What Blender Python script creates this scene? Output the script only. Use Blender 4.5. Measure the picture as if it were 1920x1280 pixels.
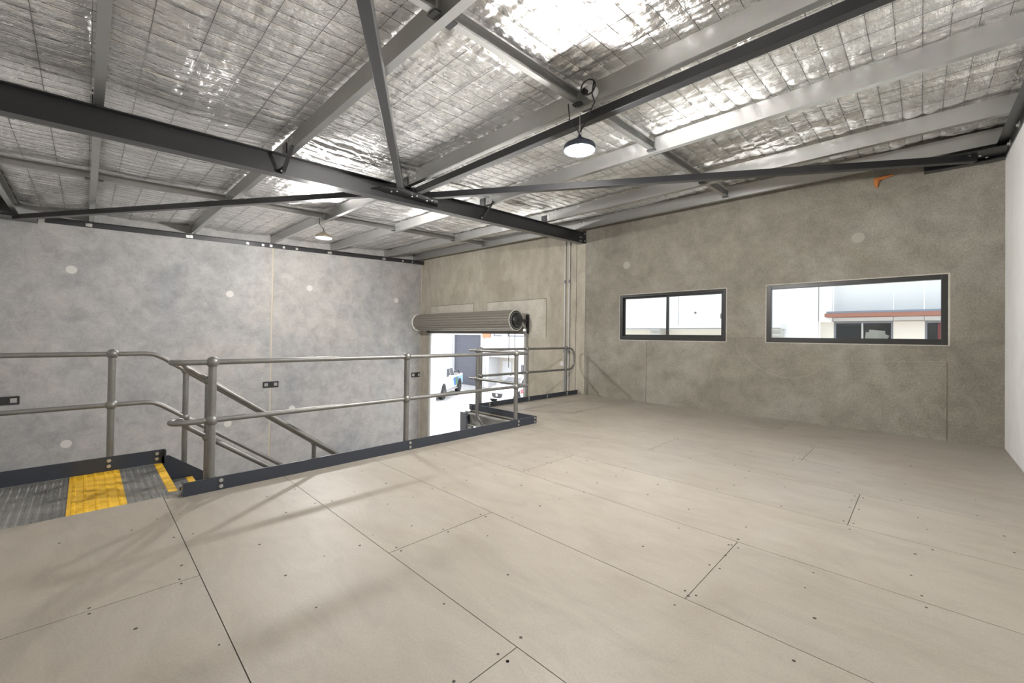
import bpy, bmesh, math, random
import numpy as np
from mathutils import Vector, Matrix
random.seed(7)
for o in list(bpy.data.objects): bpy.data.objects.remove(o, do_unlink=True)
scn = bpy.context.scene
COL = scn.collection

# ------------------------------------------------------------------ camera, world, sun, exposure
F_PX, YAW, PITCH, ROLL, CY, CX, EYE = 783.91, 0.774342, 0.00973, 0.013746, 622.96, 960.94, 1.4
def cam_rows():
    c, s = math.cos(YAW), math.sin(YAW); rz = Matrix(((c, s, 0), (-s, c, 0), (0, 0, 1)))
    w = Matrix(((1, 0, 0), (0, 0, -1), (0, 1, 0)))
    c, s = math.cos(PITCH), math.sin(PITCH); rp = Matrix(((1, 0, 0), (0, c, s), (0, -s, c)))
    c, s = math.cos(ROLL), math.sin(ROLL); rr = Matrix(((c, -s, 0), (s, c, 0), (0, 0, 1)))
    return rr @ rp @ w @ rz
R = cam_rows()
cd = bpy.data.cameras.new('camera'); cam = bpy.data.objects.new('camera', cd); COL.objects.link(cam)
cd.sensor_width = 36; cd.lens = 36 * F_PX / 1920
cd.shift_x = (960 - CX) / 1920; cd.shift_y = (CY - 640) / 1920
cd.clip_start = 0.02; cd.clip_end = 300
m = Matrix.Identity(4)
for i in range(3):
    m[i][0] = R[0][i]; m[i][1] = -R[1][i]; m[i][2] = -R[2][i]
m[2][3] = EYE
cam.matrix_world = m
scn.camera = cam

wd = bpy.data.worlds.new('hazy_sky'); scn.world = wd; wd.use_nodes = True
bg = wd.node_tree.nodes['Background']; bg.inputs[0].default_value = (0.87, 0.925, 1.0, 1); bg.inputs[1].default_value = 1.2

sl = bpy.data.lights.new('sun_offscreen', 'SUN'); sl.energy = 5.5; sl.angle = 0.009; sl.color = (1, 0.95, 0.86)
so = bpy.data.objects.new('sun_offscreen', sl); COL.objects.link(so)
so.rotation_euler = Vector((-0.5, 0.22, 0.84)).to_track_quat('Z', 'Y').to_euler(); so.location = (-20, 15, 30)

vs = scn.view_settings
scn.display_settings.display_device = 'sRGB'
vs.view_transform = 'Standard'; vs.look = 'None'; vs.exposure = 1.22; vs.gamma = 1.0; vs.use_curve_mapping = False
LAMP_POWER = 235.0

# ------------------------------------------------------------------ materials
def mat(name, col=(.5, .5, .5), rough=.5, metal=0.0, spec=.5):
    mt = bpy.data.materials.new(name); mt.use_nodes = True
    b = mt.node_tree.nodes['Principled BSDF']
    b.inputs['Base Color'].default_value = (*col, 1); b.inputs['Roughness'].default_value = rough
    b.inputs['Metallic'].default_value = metal; b.inputs['Specular IOR Level'].default_value = spec
    return mt
class NT:
    def __init__(s, mt):
        s.t = mt.node_tree; s.b = s.t.nodes['Principled BSDF']; s._p = None
    def n(s, ty, **kw):
        o = s.t.nodes.new(ty)
        for k, v in kw.items(): setattr(o, k, v)
        return o
    def l(s, a, b): s.t.links.new(a, b)
    def pos(s, scale=(1, 1, 1)):
        if s._p is None: s._p = s.n('ShaderNodeNewGeometry').outputs['Position']
        if scale == (1, 1, 1): return s._p
        v = s.n('ShaderNodeVectorMath', operation='MULTIPLY'); s.l(s._p, v.inputs[0]); v.inputs[1].default_value = scale
        return v.outputs[0]
    def noise(s, scale, detail=5, rough=.55, vec=(1, 1, 1), dist=0.0):
        n = s.n('ShaderNodeTexNoise'); s.l(s.pos(vec), n.inputs['Vector'])
        n.inputs['Scale'].default_value = scale; n.inputs['Detail'].default_value = detail
        n.inputs['Roughness'].default_value = rough; n.inputs['Distortion'].default_value = dist
        return n.outputs['Fac']
    def ramp(s, fac, stops):
        r = s.n('ShaderNodeValToRGB'); s.l(fac, r.inputs[0]); e = r.color_ramp.elements
        while len(e) < len(stops): e.new(.5)
        for i, (p, c) in enumerate(stops):
            e[i].position = p; e[i].color = (*c, 1) if len(c) == 3 else c
        return r.outputs[0]
    def mix(s, fac, a, b, mode='MIX'):
        m_ = s.n('ShaderNodeMix', data_type='RGBA', blend_type=mode)
        if isinstance(fac, float): m_.inputs[0].default_value = fac
        else: s.l(fac, m_.inputs[0])
        for k, v in ((6, a), (7, b)):
            if isinstance(v, tuple): m_.inputs[k].default_value = (*v, 1)
            else: s.l(v, m_.inputs[k])
        return m_.outputs[2]
    def math(s, op, a, b=None, clamp=False):
        m_ = s.n('ShaderNodeMath', operation=op); m_.use_clamp = clamp
        for k, v in ((0, a), (1, b)):
            if v is None: continue
            if isinstance(v, (int, float)): m_.inputs[k].default_value = v
            else: s.l(v, m_.inputs[k])
        return m_.outputs[0]
    def bump(s, h, strength=.3, dist=.01):
        b = s.n('ShaderNodeBump'); s.l(h, b.inputs['Height']); b.inputs['Strength'].default_value = strength; b.inputs['Distance'].default_value = dist
        s.l(b.outputs[0], s.b.inputs['Normal'])
    def blob(s, x, y, z, r, soft=.25):
        """mask of a stain around a world point, its edge broken by noise"""
        d = s.n('ShaderNodeVectorMath', operation='DISTANCE'); s.l(s.pos(), d.inputs[0]); d.inputs[1].default_value = (x, y, z)
        nn = s.noise(3.2, 4)
        q = s.math('ADD', s.math('MULTIPLY', d.outputs['Value'], 1.0 / r), s.math('MULTIPLY', s.math('SUBTRACT', nn, .5), 1.6))
        return s.math('MULTIPLY', s.math('SUBTRACT', 1.0, q), 1.0 / soft, clamp=True)
    def col(s, c): s.l(c, s.b.inputs['Base Color'])

def concrete(name, cols, rough=.75, bump=.25, speck=.14, streak=(1, 1, 1), stains=(), pores=True, scl=.55):
    mt = mat(name, cols[0], rough, 0, .35); t = NT(mt)
    big = t.noise(scl, 7, .62, streak, .6)
    c = t.ramp(big, [(.30, cols[0]), (.46, cols[1]), (.58, cols[2]), (.72, cols[1])])
    med = t.noise(3.4, 8, .68, streak, .35)
    c = t.mix(.55, c, t.ramp(med, [(.30, (.30, .30, .30)), (.55, (.52, .52, .52)), (.75, (.68, .68, .68))]), 'OVERLAY')
    fine = t.noise(46, 4, .7)
    c = t.mix(speck * 2.0, c, t.ramp(fine, [(.3, (.3, .3, .3)), (.7, (.7, .7, .7))]), 'OVERLAY')
    scr = t.noise(2.2, 6, .6, (1, .7, .45), .8)
    c = t.mix(.22, c, t.ramp(scr, [(.485, (.5, .5, .5)), (.5, (.60, .60, .59)), (.515, (.5, .5, .5))]), 'OVERLAY')
    for (x, y, z, r, colr, amt) in stains:
        c = t.mix(t.math('MULTIPLY', t.blob(x, y, z, r), amt), c, colr)
    t.col(c); t.bump(t.math('ADD', fine, t.math('MULTIPLY', med, 1.5)), bump, .006)
    return mt
YF, XL, XR, YB, G = 8.607, -13.1, 0.80, -1.22, -2.7
M = {}
M['conc_left'] = concrete('pale_blue_grey_concrete', [(.305, .308, .32), (.373, .369, .363), (.42, .40, .382)], scl=.5,
    stains=[])
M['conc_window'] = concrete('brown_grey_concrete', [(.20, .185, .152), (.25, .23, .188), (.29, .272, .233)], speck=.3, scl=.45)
M['conc_door'] = concrete('beige_concrete', [(.34, .308, .248), (.386, .35, .28), (.405, .37, .308)], streak=(1, 1, .6), scl=.5,
    stains=[(-9.2, YF, 3.15, .55, (.31, .28, .22), .6), (-8.7, YF, 2.75, .4, (.30, .27, .21), .6), (-9.3, YF, 3.75, .42, (.31, .285, .235), .6), (-8.3, YF, 4.0, .35, (.34, .31, .25), .5)])
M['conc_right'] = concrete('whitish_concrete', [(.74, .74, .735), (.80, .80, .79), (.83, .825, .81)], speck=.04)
M['conc_back'] = concrete('grey_concrete_back', [(.46, .45, .43), (.52, .51, .49), (.55, .54, .52)])
M['conc_floor'] = concrete('ground_slab_concrete', [(.54, .53, .52), (.58, .57, .56), (.60, .59, .58)])
M['conc_yard'] = concrete('yard_concrete', [(.46, .457, .45), (.51, .505, .495), (.54, .53, .52)], speck=.06)
M['patch'] = concrete('pale_patch_render', [(.42, .39, .33), (.48, .45, .385), (.50, .47, .41)], speck=.1)
M['plug'] = mat('grout_plug', (.62, .605, .57), .8)
M['plug_dim'] = mat('grout_plug_brown_grey', (.36, .335, .29), .8)
M['sealant'] = mat('beige_joint_sealant', (.50, .45, .37), .7)

def board():
    mt = mat('beige_floor_sheet', (.6, .53, .43), .5, 0, .35); t = NT(mt)
    oi = t.n('ShaderNodeObjectInfo')
    c = t.ramp(t.noise(.9, 7, .6, (1, 1, 1), .8), [(.28, (.29, .256, .211)), (.48, (.327, .295, .248)), (.68, (.345, .315, .272))])
    c = t.mix(.35, c, t.ramp(t.noise(5, 7, .7, (.35, 1, 1), .8), [(.3, (.35, .34, .34)), (.55, (.53, .53, .53)), (.8, (.62, .61, .60))]), 'OVERLAY')
    c = t.mix(.35, c, t.ramp(t.noise(90, 3, .7), [(.3, (.38, .38, .38)), (.7, (.62, .62, .62))]), 'OVERLAY')
    c = t.mix(.5, c, t.ramp(oi.outputs['Random'], [(0, (.47, .47, .475)), (1, (.535, .53, .52))]), 'OVERLAY')
    t.col(c); t.bump(t.noise(120, 3, .7), .06, .002)
    return mt
M['board'] = board()
M['deck'] = mat('dark_deck', (.05, .042, .035), .8)
def galv(name, a, b, rough=.42, metal=.75, scale=22):
    mt = mat(name, a, rough, metal, .5); t = NT(mt)
    v = t.n('ShaderNodeTexVoronoi'); t.l(t.pos(), v.inputs['Vector']); v.inputs['Scale'].default_value = scale * 2.2
    c = t.mix(t.noise(scale * .22, 5, .65), a, b)
    c = t.mix(.04, c, v.outputs['Color'], 'SOFT_LIGHT'); t.col(c)
    r = t.ramp(t.noise(scale, 4, .6), [(.2, (rough - .05,) * 3), (.8, (rough + .07,) * 3)]); t.l(r, t.b.inputs['Roughness'])
    return mt
M['galv'] = galv('galvanised_purlin', (.46, .46, .45), (.55, .55, .54), .38, .92, 8)
M['galv_pipe'] = galv('galvanised_pipe', (.19, .186, .172), (.31, .306, .294), .45, .65, 30)
M['galv_dull'] = galv('dull_galvanised', (.42, .42, .40), (.56, .55, .52), .55, .5, 30)
def steel(name, c, rough=.5, coat=1.3):
    mt = mat(name, c, rough, 0, .4); t = NT(mt)
    t.col(t.mix(t.noise(7, 5, .6), tuple(x * .85 for x in c), tuple(x * 1.2 for x in c)))
    t.bump(t.noise(160, 2), .05, .001)
    t.b.inputs['Coat Weight'].default_value = 1.0; t.b.inputs['Coat IOR'].default_value = coat; t.b.inputs['Coat Roughness'].default_value = .32
    return mt
M['black'] = steel('black_painted_steel', (.022, .022, .024), .48)
M['toe'] = steel('charcoal_blue_steel', (.030, .036, .050), .5)
M['gridgrey'] = steel('slate_grey_steel', (.15, .155, .175), .5)
M['brace'] = steel('grey_black_brace_steel', (.012, .012, .0135), .45, 1.33)
M['bolt'] = mat('zinc_bolt', (.6, .6, .58), .35, .8)
def foil():
    mt = mat('crinkled_silver_foil', (.96, .955, .94), .24, 1.0); t = NT(mt)
    t.col(t.mix(t.noise(.8, 4, .6), (.96, .96, .955), (.94, .925, .895)))
    a = t.noise(26, 5, .62, (1, .4, 1), 1.5); b = t.noise(14, 5, .6, (.45, 1, 1), 2.0)
    t.bump(t.math('ADD', a, b), .55, .02); return mt
M['foil'] = foil()
M['wire'] = mat('mesh_wire', (.10, .10, .10), .5, .6)
def treadmat():
    mt = mat('worn_tread_plate', (.16, .16, .16), .42, .55); t = NT(mt)
    t.col(t.ramp(t.noise(3, 6, .65), [(.3, (.20, .20, .198)), (.55, (.29, .287, .275)), (.75, (.34, .30, .225))])); return mt
M['tread'] = treadmat()
def yel():
    mt = mat('safety_yellow', (.78, .46, .02), .55); t = NT(mt)
    t.col(t.ramp(t.noise(9, 6, .7), [(.3, (.62, .34, .015)), (.5, (.80, .47, .02)), (.7, (.86, .54, .04))])); return mt
M['yellow'] = yel()
M['alu'] = mat('black_aluminium', (.030, .029, .028), .38, .2)
M['rubber'] = mat('black_rubber', (.015, .015, .015), .6)
M['white'] = mat('white_paint', (.78, .785, .79), .6)
M['white_pl'] = mat('white_plastic', (.75, .75, .74), .4)
M['sensor'] = mat('grey_plastic', (.10, .10, .095), .5)
M['lampbody'] = mat('dark_blue_lamp_housing', (.05, .06, .085), .4, .3)
M['lampwarm'] = mat('warm_grey_lamp_housing', (.42, .36, .28), .4, .3)
def glass():
    mt = bpy.data.materials.new('clear_glass'); mt.use_nodes = True; t = mt.node_tree; t.nodes.clear()
    o = t.nodes.new('ShaderNodeOutputMaterial'); mx = t.nodes.new('ShaderNodeMixShader'); fr = t.nodes.new('ShaderNodeFresnel')
    tr = t.nodes.new('ShaderNodeBsdfTransparent'); gl = t.nodes.new('ShaderNodeBsdfGlossy')
    tr.inputs[0].default_value = (.93, .95, .95, 1); gl.inputs['Roughness'].default_value = .02; fr.inputs[0].default_value = 1.45
    t.links.new(fr.outputs[0], mx.inputs[0]); t.links.new(tr.outputs[0], mx.inputs[1]); t.links.new(gl.outputs[0], mx.inputs[2]); t.links.new(mx.outputs[0], o.inputs[0])
    return mt
M['glass'] = glass()
M['darkglass'] = mat('dark_tinted_glass', (.02, .024, .036), .12, 0, .6)
M['curtain'] = mat('grey_brown_roller_curtain', (.22, .205, .175), .42, .15)
M['curtain_edge'] = mat('white_curtain_edge', (.75, .72, .66), .5)
def painted(name, c):
    mt = mat(name, c, .65, 0, .3); t = NT(mt)
    t.col(t.mix(t.noise(1.2, 5, .6), tuple(x * .97 for x in c), tuple(min(x * 1.03, 1) for x in c))); return mt
M['paint_white'] = painted('white_painted_wall', (.69, .69, .695))
M['paint_grey'] = painted('pale_grey_painted_wall', (.57, .57, .56))
M['paint_cream'] = painted('cream_painted_wall', (.63, .59, .525))
M['paint_blue'] = mat('bluish_white_paint', (.59, .62, .69), .6)
M['shutter'] = mat('slate_roller_shutter', (.12, .125, .152), .5, .1)
M['fascia'] = mat('red_brown_fascia', (.23, .095, .062), .55)
M['fascia_top'] = mat('blue_grey_flashing', (.16, .18, .22), .4, .3)
M['orange'] = mat('orange_sign_face', (.60, .23, .11), .6)
M['carpaint'] = mat('white_car_paint', (.80, .805, .815), .25)
M['car_blue'] = mat('blue_vinyl', (.06, .16, .46), .3)
M['car_green'] = mat('green_vinyl', (.09, .22, .07), .3)
M['car_lblue'] = mat('light_blue_vinyl', (.42, .66, .80), .3)
M['car_red'] = mat('red_vinyl', (.55, .05, .08), .4)
M['car_dark'] = mat('dark_trim', (.03, .03, .035), .5)
M['chrome'] = mat('silver_trim', (.65, .65, .66), .25, .7)
M['dim'] = mat('dim_office_interior', (.11, .12, .16), .7)
M['carton'] = mat('pale_carton', (.68, .64, .57), .7)
M['redcloth'] = mat('red_curtain', (.33, .04, .06), .7)
M['foam'] = mat('orange_expanding_foam', (.45, .16, .04), .8)
M['screw'] = mat('dark_screw_hole', (.03, .025, .02), .7)
M['crack'] = mat('dark_hairline_joint', (.16, .12, .09), .8)
M['pinkline'] = mat('pale_chalk_line', (.315, .292, .245), .8)

# ------------------------------------------------------------------ mesh helpers
OFF = {}                 # world offset of every object's local frame
class MB:
    def __init__(s): s.v = []; s.f = []; s.sm = []
    def add(s, vs, fs, smooth=False):
        k = len(s.v); s.v += [tuple(p) for p in vs]; s.f += [tuple(i + k for i in f) for f in fs]; s.sm += [smooth] * len(fs); return s
    def box(s, x0, x1, y0, y1, z0, z1):
        return s.add([(x, y, z) for x in (x0, x1) for y in (y0, y1) for z in (z0, z1)],
                     [(0, 1, 3, 2), (4, 6, 7, 5), (0, 4, 5, 1), (2, 3, 7, 6), (0, 2, 6, 4), (1, 5, 7, 3)])
    def obox(s, p0, p1, w, h, up=(0, 0, 1)):
        """box along p0->p1, width w sideways and height h"""
        p0, p1 = Vector(p0), Vector(p1); d = (p1 - p0).normalized(); sd = d.cross(Vector(up)).normalized(); u = sd.cross(d)
        vs = [p + sd * a * w / 2 + u * b * h / 2 for p in (p0, p1) for a, b in ((-1, -1), (1, -1), (1, 1), (-1, 1))]
        return s.add(vs, [(3, 2, 1, 0), (4, 5, 6, 7), (0, 1, 5, 4), (1, 2, 6, 5), (2, 3, 7, 6), (3, 0, 4, 7)])
    def tube(s, pts, r, n=12, caps=True):
        pts = [Vector(p) for p in pts]; rings = []; ref = None
        for i, p in enumerate(pts):
            d = ((pts[min(i + 1, len(pts) - 1)] - pts[max(i - 1, 0)])).normalized()
            if ref is None:
                a = Vector((0, 0, 1)) if abs(d.z) < .9 else Vector((1, 0, 0)); ref = d.cross(a).normalized()
            ref = (ref - d * ref.dot(d)).normalized(); b = d.cross(ref)
            rr = r[i] if isinstance(r, (list, tuple)) else r
            rings.append([p + (ref * math.cos(t) + b * math.sin(t)) * rr for t in [2 * math.pi * k / n for k in range(n)]])
        vs = [p for q in rings for p in q]; fs = []
        for i in range(len(rings) - 1):
            for k in range(n):
                fs.append((i * n + k, i * n + (k + 1) % n, (i + 1) * n + (k + 1) % n, (i + 1) * n + k))
        s.add(vs, fs, True)
        if caps:
            s.add(rings[0], [tuple(range(n))[::-1]]); s.add(rings[-1], [tuple(range(n))])
        return s
    def lathe(s, prof, c, axis='Z', n=24, smooth=True):
        """prof: (radius, height) pairs around a centre"""
        c = Vector(c); vs = []; fs = []
        for r, h in prof:
            for k in range(n):
                t = 2 * math.pi * k / n; a, b = r * math.cos(t), r * math.sin(t)
                vs.append(c + (Vector((a, b, h)) if axis == 'Z' else Vector((h, a, b)) if axis == 'X' else Vector((b, h, a))))
        for i in range(len(prof) - 1):
            for k in range(n): fs.append((i * n + k, i * n + (k + 1) % n, (i + 1) * n + (k + 1) % n, (i + 1) * n + k))
        s.add(vs, fs, smooth)
        for e, q in ((0, -1), (len(prof) - 1, 1)):
            if prof[e][0] > 1e-5: s.add(vs[e * n:(e + 1) * n], [tuple(range(n))[::q]])
        return s
    def ball(s, c, r, n=14, sz=1.0):
        m_ = n // 2
        return s.lathe([(r * math.sin(math.pi * i / m_) + 1e-6, -r * sz * math.cos(math.pi * i / m_)) for i in range(m_ + 1)], c, 'Z', n)
    def prism(s, poly, axis, a0, a1, shear=None):
        """polygon in the two other axes extruded along axis; shear(a) adds to z"""
        n = len(poly); vs = []
        for a in (a0, a1):
            dz = shear(a) if shear else 0
            for p, q in poly:
                vs.append((a, p, q + dz) if axis == 'X' else (p, a, q + dz) if axis == 'Y' else (p, q, a))
        fs = [tuple(range(n))[::-1], tuple(range(n, 2 * n))] + [(i, (i + 1) % n, n + (i + 1) % n, n + i) for i in range(n)]
        return s.add(vs, fs)
    def loft(s, rings, smooth=True, caps=True):
        n = len(rings[0]); vs = [p for r in rings for p in r]; fs = []
        for i in range(len(rings) - 1):
            for k in range(n): fs.append((i * n + k, i * n + (k + 1) % n, (i + 1) * n + (k + 1) % n, (i + 1) * n + k))
        s.add(vs, fs, smooth)
        if caps: s.add(rings[0], [tuple(range(n))[::-1]]); s.add(rings[-1], [tuple(range(n))])
        return s
    def xf(s, mtx):
        s.v = [tuple(mtx @ Vector(p)) for p in s.v]; return s
    def build(s, name, material, parent=None, base=True, fixn=True, bevel=0):
        me = bpy.data.meshes.new(name); off = Vector((0, 0, 0))
        if parent is None and base and s.v:
            a = np.array(s.v); off = Vector(((a[:, 0].min() + a[:, 0].max()) / 2, (a[:, 1].min() + a[:, 1].max()) / 2, a[:, 2].min()))
        me.from_pydata([tuple(Vector(p) - off) for p in s.v], [], s.f)
        me.polygons.foreach_set('use_smooth', s.sm)
        if fixn:
            bm = bmesh.new(); bm.from_mesh(me); bmesh.ops.recalc_face_normals(bm, faces=bm.faces); bm.to_mesh(me); bm.free()
        me.materials.append(material); me.update()
        o = bpy.data.objects.new(name, me); COL.objects.link(o); o.location = off; OFF[o] = off
        if parent is not None: adopt(o, parent)
        if bevel:
            bv = o.modifiers.new('bevel', 'BEVEL'); bv.width = bevel; bv.segments = 2; bv.limit_method = 'ANGLE'
        return o
def adopt(o, parent):
    o.parent = parent; o.matrix_parent_inverse = Matrix.Translation(-OFF[parent])
def tag(o, label=None, cat=None, group=None, kind=None):
    if label: o['label'] = label
    if cat: o['category'] = cat
    if group: o['group'] = group
    if kind: o['kind'] = kind
    return o
def thing(name, loc, label, cat, group=None):
    o = bpy.data.objects.new(name, None); COL.objects.link(o); o.location = loc; o.empty_display_size = .1; OFF[o] = Vector(loc)
    return tag(o, label, cat, group)
def struct(o): o['kind'] = 'structure'; return o
def stuff(o): o['kind'] = 'stuff'; return o
def shared(name, me, loc, parent, rot=None):
    """another object on the same mesh data, placed in the world"""
    o = bpy.data.objects.new(name, me); COL.objects.link(o); o.location = loc; OFF[o] = Vector(loc)
    if rot: o.rotation_euler = rot
    if parent is not None: adopt(o, parent)
    return o
def meshonly(mb, name, material):
    o = mb.build(name, material, None, base=False); me = o.data; bpy.data.objects.remove(o); return me
BOLT = meshonly(MB().lathe([(.017, 0), (.017, .008), (.012, .008), (.012, .014), (.0001, .014)], (0, 0, 0), 'Z', 8, False), 'bolt', M['bolt'])
BIGBOLT = meshonly(MB().lathe([(.042, 0), (.042, .006), (.024, .006), (.024, .03), (.0001, .03)], (0, 0, 0), 'Z', 6, False), 'big_bolt', M['bolt'])
SQW = meshonly(MB().box(-.045, .045, -.045, .045, 0, .008).lathe([(.026, .008), (.026, .03), (.0001, .03)], (0, 0, 0), 'Z', 8, False), 'square_washer', M['bolt'])
RX, RXN = (0, math.pi / 2, 0), (0, -math.pi / 2, 0)           # facing +X, -X
RYN = (math.pi / 2, 0, 0)                                      # facing -Y
def bolts(parent, pts, rot, me=None):
    for p in pts: shared('bolt', me or BOLT, p, parent, rot)

def wall_boxes(axis, c0, c1, a0, a1, z0, z1, holes):
    """slab with rectangular holes; axis 'Y' = wall along X (thickness c0..c1 in Y)"""
    mb = MB(); As = sorted({a0, a1, *[h[0] for h in holes], *[h[1] for h in holes]}); Zs = sorted({z0, z1, *[h[2] for h in holes], *[h[3] for h in holes]})
    As = [a for a in As if a0 <= a <= a1]; Zs = [z for z in Zs if z0 <= z <= z1]
    cell = lambda i, k: not any(h[0] - 1e-6 <= As[i] and As[i + 1] <= h[1] + 1e-6 and h[2] - 1e-6 <= Zs[k] and Zs[k + 1] <= h[3] + 1e-6 for h in holes)
    pt = (lambda a, c, z: (a, c, z)) if axis == 'Y' else (lambda a, c, z: (c, a, z))
    nA, nZ = len(As) - 1, len(Zs) - 1
    for i in range(nA):
        for k in range(nZ):
            if not cell(i, k): continue
            A0, A1, Z0, Z1 = As[i], As[i + 1], Zs[k], Zs[k + 1]
            for c in (c0, c1): mb.add([pt(A0, c, Z0), pt(A1, c, Z0), pt(A1, c, Z1), pt(A0, c, Z1)], [(0, 1, 2, 3)])
            for di, dk, e in ((-1, 0, (A0, Z0, A0, Z1)), (1, 0, (A1, Z0, A1, Z1)), (0, -1, (A0, Z0, A1, Z0)), (0, 1, (A0, Z1, A1, Z1))):
                ii, kk = i + di, k + dk
                if 0 <= ii < nA and 0 <= kk < nZ and cell(ii, kk): continue
                mb.add([pt(e[0], c0, e[1]), pt(e[2], c0, e[3]), pt(e[2], c1, e[3]), pt(e[0], c1, e[1])], [(0, 1, 2, 3)])
    o_v, idx, nv = {}, [], []
    for p in mb.v:
        k = tuple(round(q, 5) for q in p)
        if k not in o_v: o_v[k] = len(nv); nv.append(p)
        idx.append(o_v[k])
    mb.v = nv; mb.f = [tuple(idx[i] for i in f) for f in mb.f]
    return mb

# roof geometry --------------------------------------------------------------
XRAF = -6.03
def zraf(y): return 3.40 + .037 * y                       # rafter underside
def zpur(x, y): return 3.68 + .037 * y + (.0141 * (XRAF - x) if x < XRAF else 0)   # purlin underside
PD = .20                                                   # purlin depth
def zroof(x, y): return zpur(x, y) + PD

# ------------------------------------------------------------------ the shell
W1 = (-4.961, -2.684, 1.361, 2.379); W2 = (-2.003, .271, 1.361, 2.379)
DOOR = (-12.40, -7.88, G, 1.62)
wf = struct(wall_boxes('Y', YF + .09, YF + .20, XL - .2, XR + .2, G - .1, 4.6, [DOOR, W1, W2]).build('wall_front', M['conc_window']))
wall_boxes('Y', YF, YF + .09, XL, -6.205, G, 4.45, [DOOR]).build('panel', M['conc_door'], wf)
MB().box(-6.192, -5.93, YF + .004, YF + .09, G, 4.45).build('panel', M['conc_door'], wf)
wall_boxes('Y', YF, YF + .09, -5.918, XR, G, 4.45, [W1, W2]).build('panel', M['conc_window'], wf)
for (x0, x1, z0, z1) in ((-12.47, -10.16, 1.63, 2.42), (-9.51, -7.17, 1.38, 2.42)):
    if x0 < -12: pb = MB().box(x0, x1, YF - .006, YF + .001, z0, z1)
    else: pb = wall_boxes('Y', YF - .006, YF + .001, x0, x1, z0, z1, [(x0 - .01, -7.87, z0 - .01, 1.63)])
    o = pb.build('patch', M['patch'], wf)
    MB().box(x0 - .012, x1 + .012, YF - .003, YF + .001, z1, z1 + .014).build('patch_edge', M['crack'], wf)
    MB().box(x1, x1 + .014, YF - .003, YF + .001, max(z0, 1.38), z1).build('patch_edge', M['crack'], wf)
for x, z0, z1 in ((-4.309, 0, 1.34), (.264, 0, 1.12)):
    MB().box(x - .006, x + .006, YF - .0015, YF + .001, z0, z1).build('joint_line', M['crack'], wf)
MB().box(-2.66, -2.05, YF - .0015, YF + .001, 1.425, 1.433).build('joint_line', M['crack'], wf)
for x, z in ((-.727, 3.052), (-4.808, 3.06)):
    MB().lathe([(.083, 0), (.083, .006)], (x, YF - .005, z), 'Y', 28, False).build('grout_plug', M['plug_dim'], wf)
MB().lathe([(.06, 0), (.06, .006)], (-6.62, YF - .005, .72), 'Y', 24, False).build('grout_plug', M['plug'], wf)
fb = MB(); fb.tube([(-.52, YF - .01, 3.94), (-.50, YF - .02, 3.90), (-.51, YF - .012, 3.85), (-.50, YF - .012, 3.80)], [.03, .045, .03, .018], 8)
fb.tube([(-.50, YF - .012, 3.925), (-.40, YF - .014, 3.94), (-.31, YF - .01, 3.95)], [.03, .025, .012], 8); fb.build('foam_sealant', M['foam'], wf)

def wallmark(pts, r=.006):
    mb = MB()
    for (xa, za), (xb, zb2) in zip(pts[:-1], pts[1:]): mb.obox((xa, YF - .0005, za), (xb, YF - .0005, zb2), .002, 2 * r)
    mb.build('chalk_mark', M['pinkline'], wf)
wallmark([(-2.36, 1.13), (-2.24, .98), (-2.13, .90), (-1.95, .80), (-1.74, .745), (-1.55, .745), (-1.38, .80), (-1.22, .92), (-1.13, 1.03)], .004)
wallmark([(-1.10, 1.055), (-.5, 1.09), (.24, 1.125)], .003)
wallmark([(-6.80, 1.98), (-6.80, 1.83), (-6.74, 1.83), (-6.69, 1.87), (-6.69, 1.94), (-6.73, 1.98), (-6.80, 1.98)], .005)
wallmark([(-5.90, 2.40), (-5.82, 2.22)], .004); wallmark([(-5.82, 2.40), (-5.90, 2.22)], .004)
wl = struct(MB().box(XL - .2, XL - .09, YB - .2, YF, G - .1, 4.6).build('wall_left', M['conc_left']))
MB().box(XL - .09, XL, YB, 3.655, G, 4.5).build('panel', M['conc_left'], wl)
MB().box(XL - .09, XL, 3.705, YF, G, 4.5).build('panel', M['conc_left'], wl)
MB().box(XL - .09, XL - .012, 3.655, 3.705, G, 4.5).build('joint_sealant', M['sealant'], wl)
MB().box(XL - .01, XL + .015, YF - .03, YF, G, 4.3).build('joint_sealant', M['sealant'], wl)
for y, z in ((-.226, 2.707), (2.666, 2.421), (4.679, 2.763), (7.573, 2.602), (-.243, -1.034), (2.677, -1.006), (4.25, -.78)):
    MB().lathe([(.086, 0), (.086, .006)], (XL - .001, y, z), 'X', 28, False).build('grout_plug', M['plug'], wl)
wr = struct(MB().box(XR, XR + .2, YB - .2, YF + .09, G - .1, 4.6).build('wall_right', M['conc_right']))
wb = struct(MB().box(XL - .2, XR + .2, YB - .2, YB, G - .1, 4.6).build('wall_back', M['conc_back']))
gf = struct(MB().box(XL - .2, XR + .2, YB - .2, YF + .2, G - .2, G).build('floor_ground', M['conc_floor']))

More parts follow.
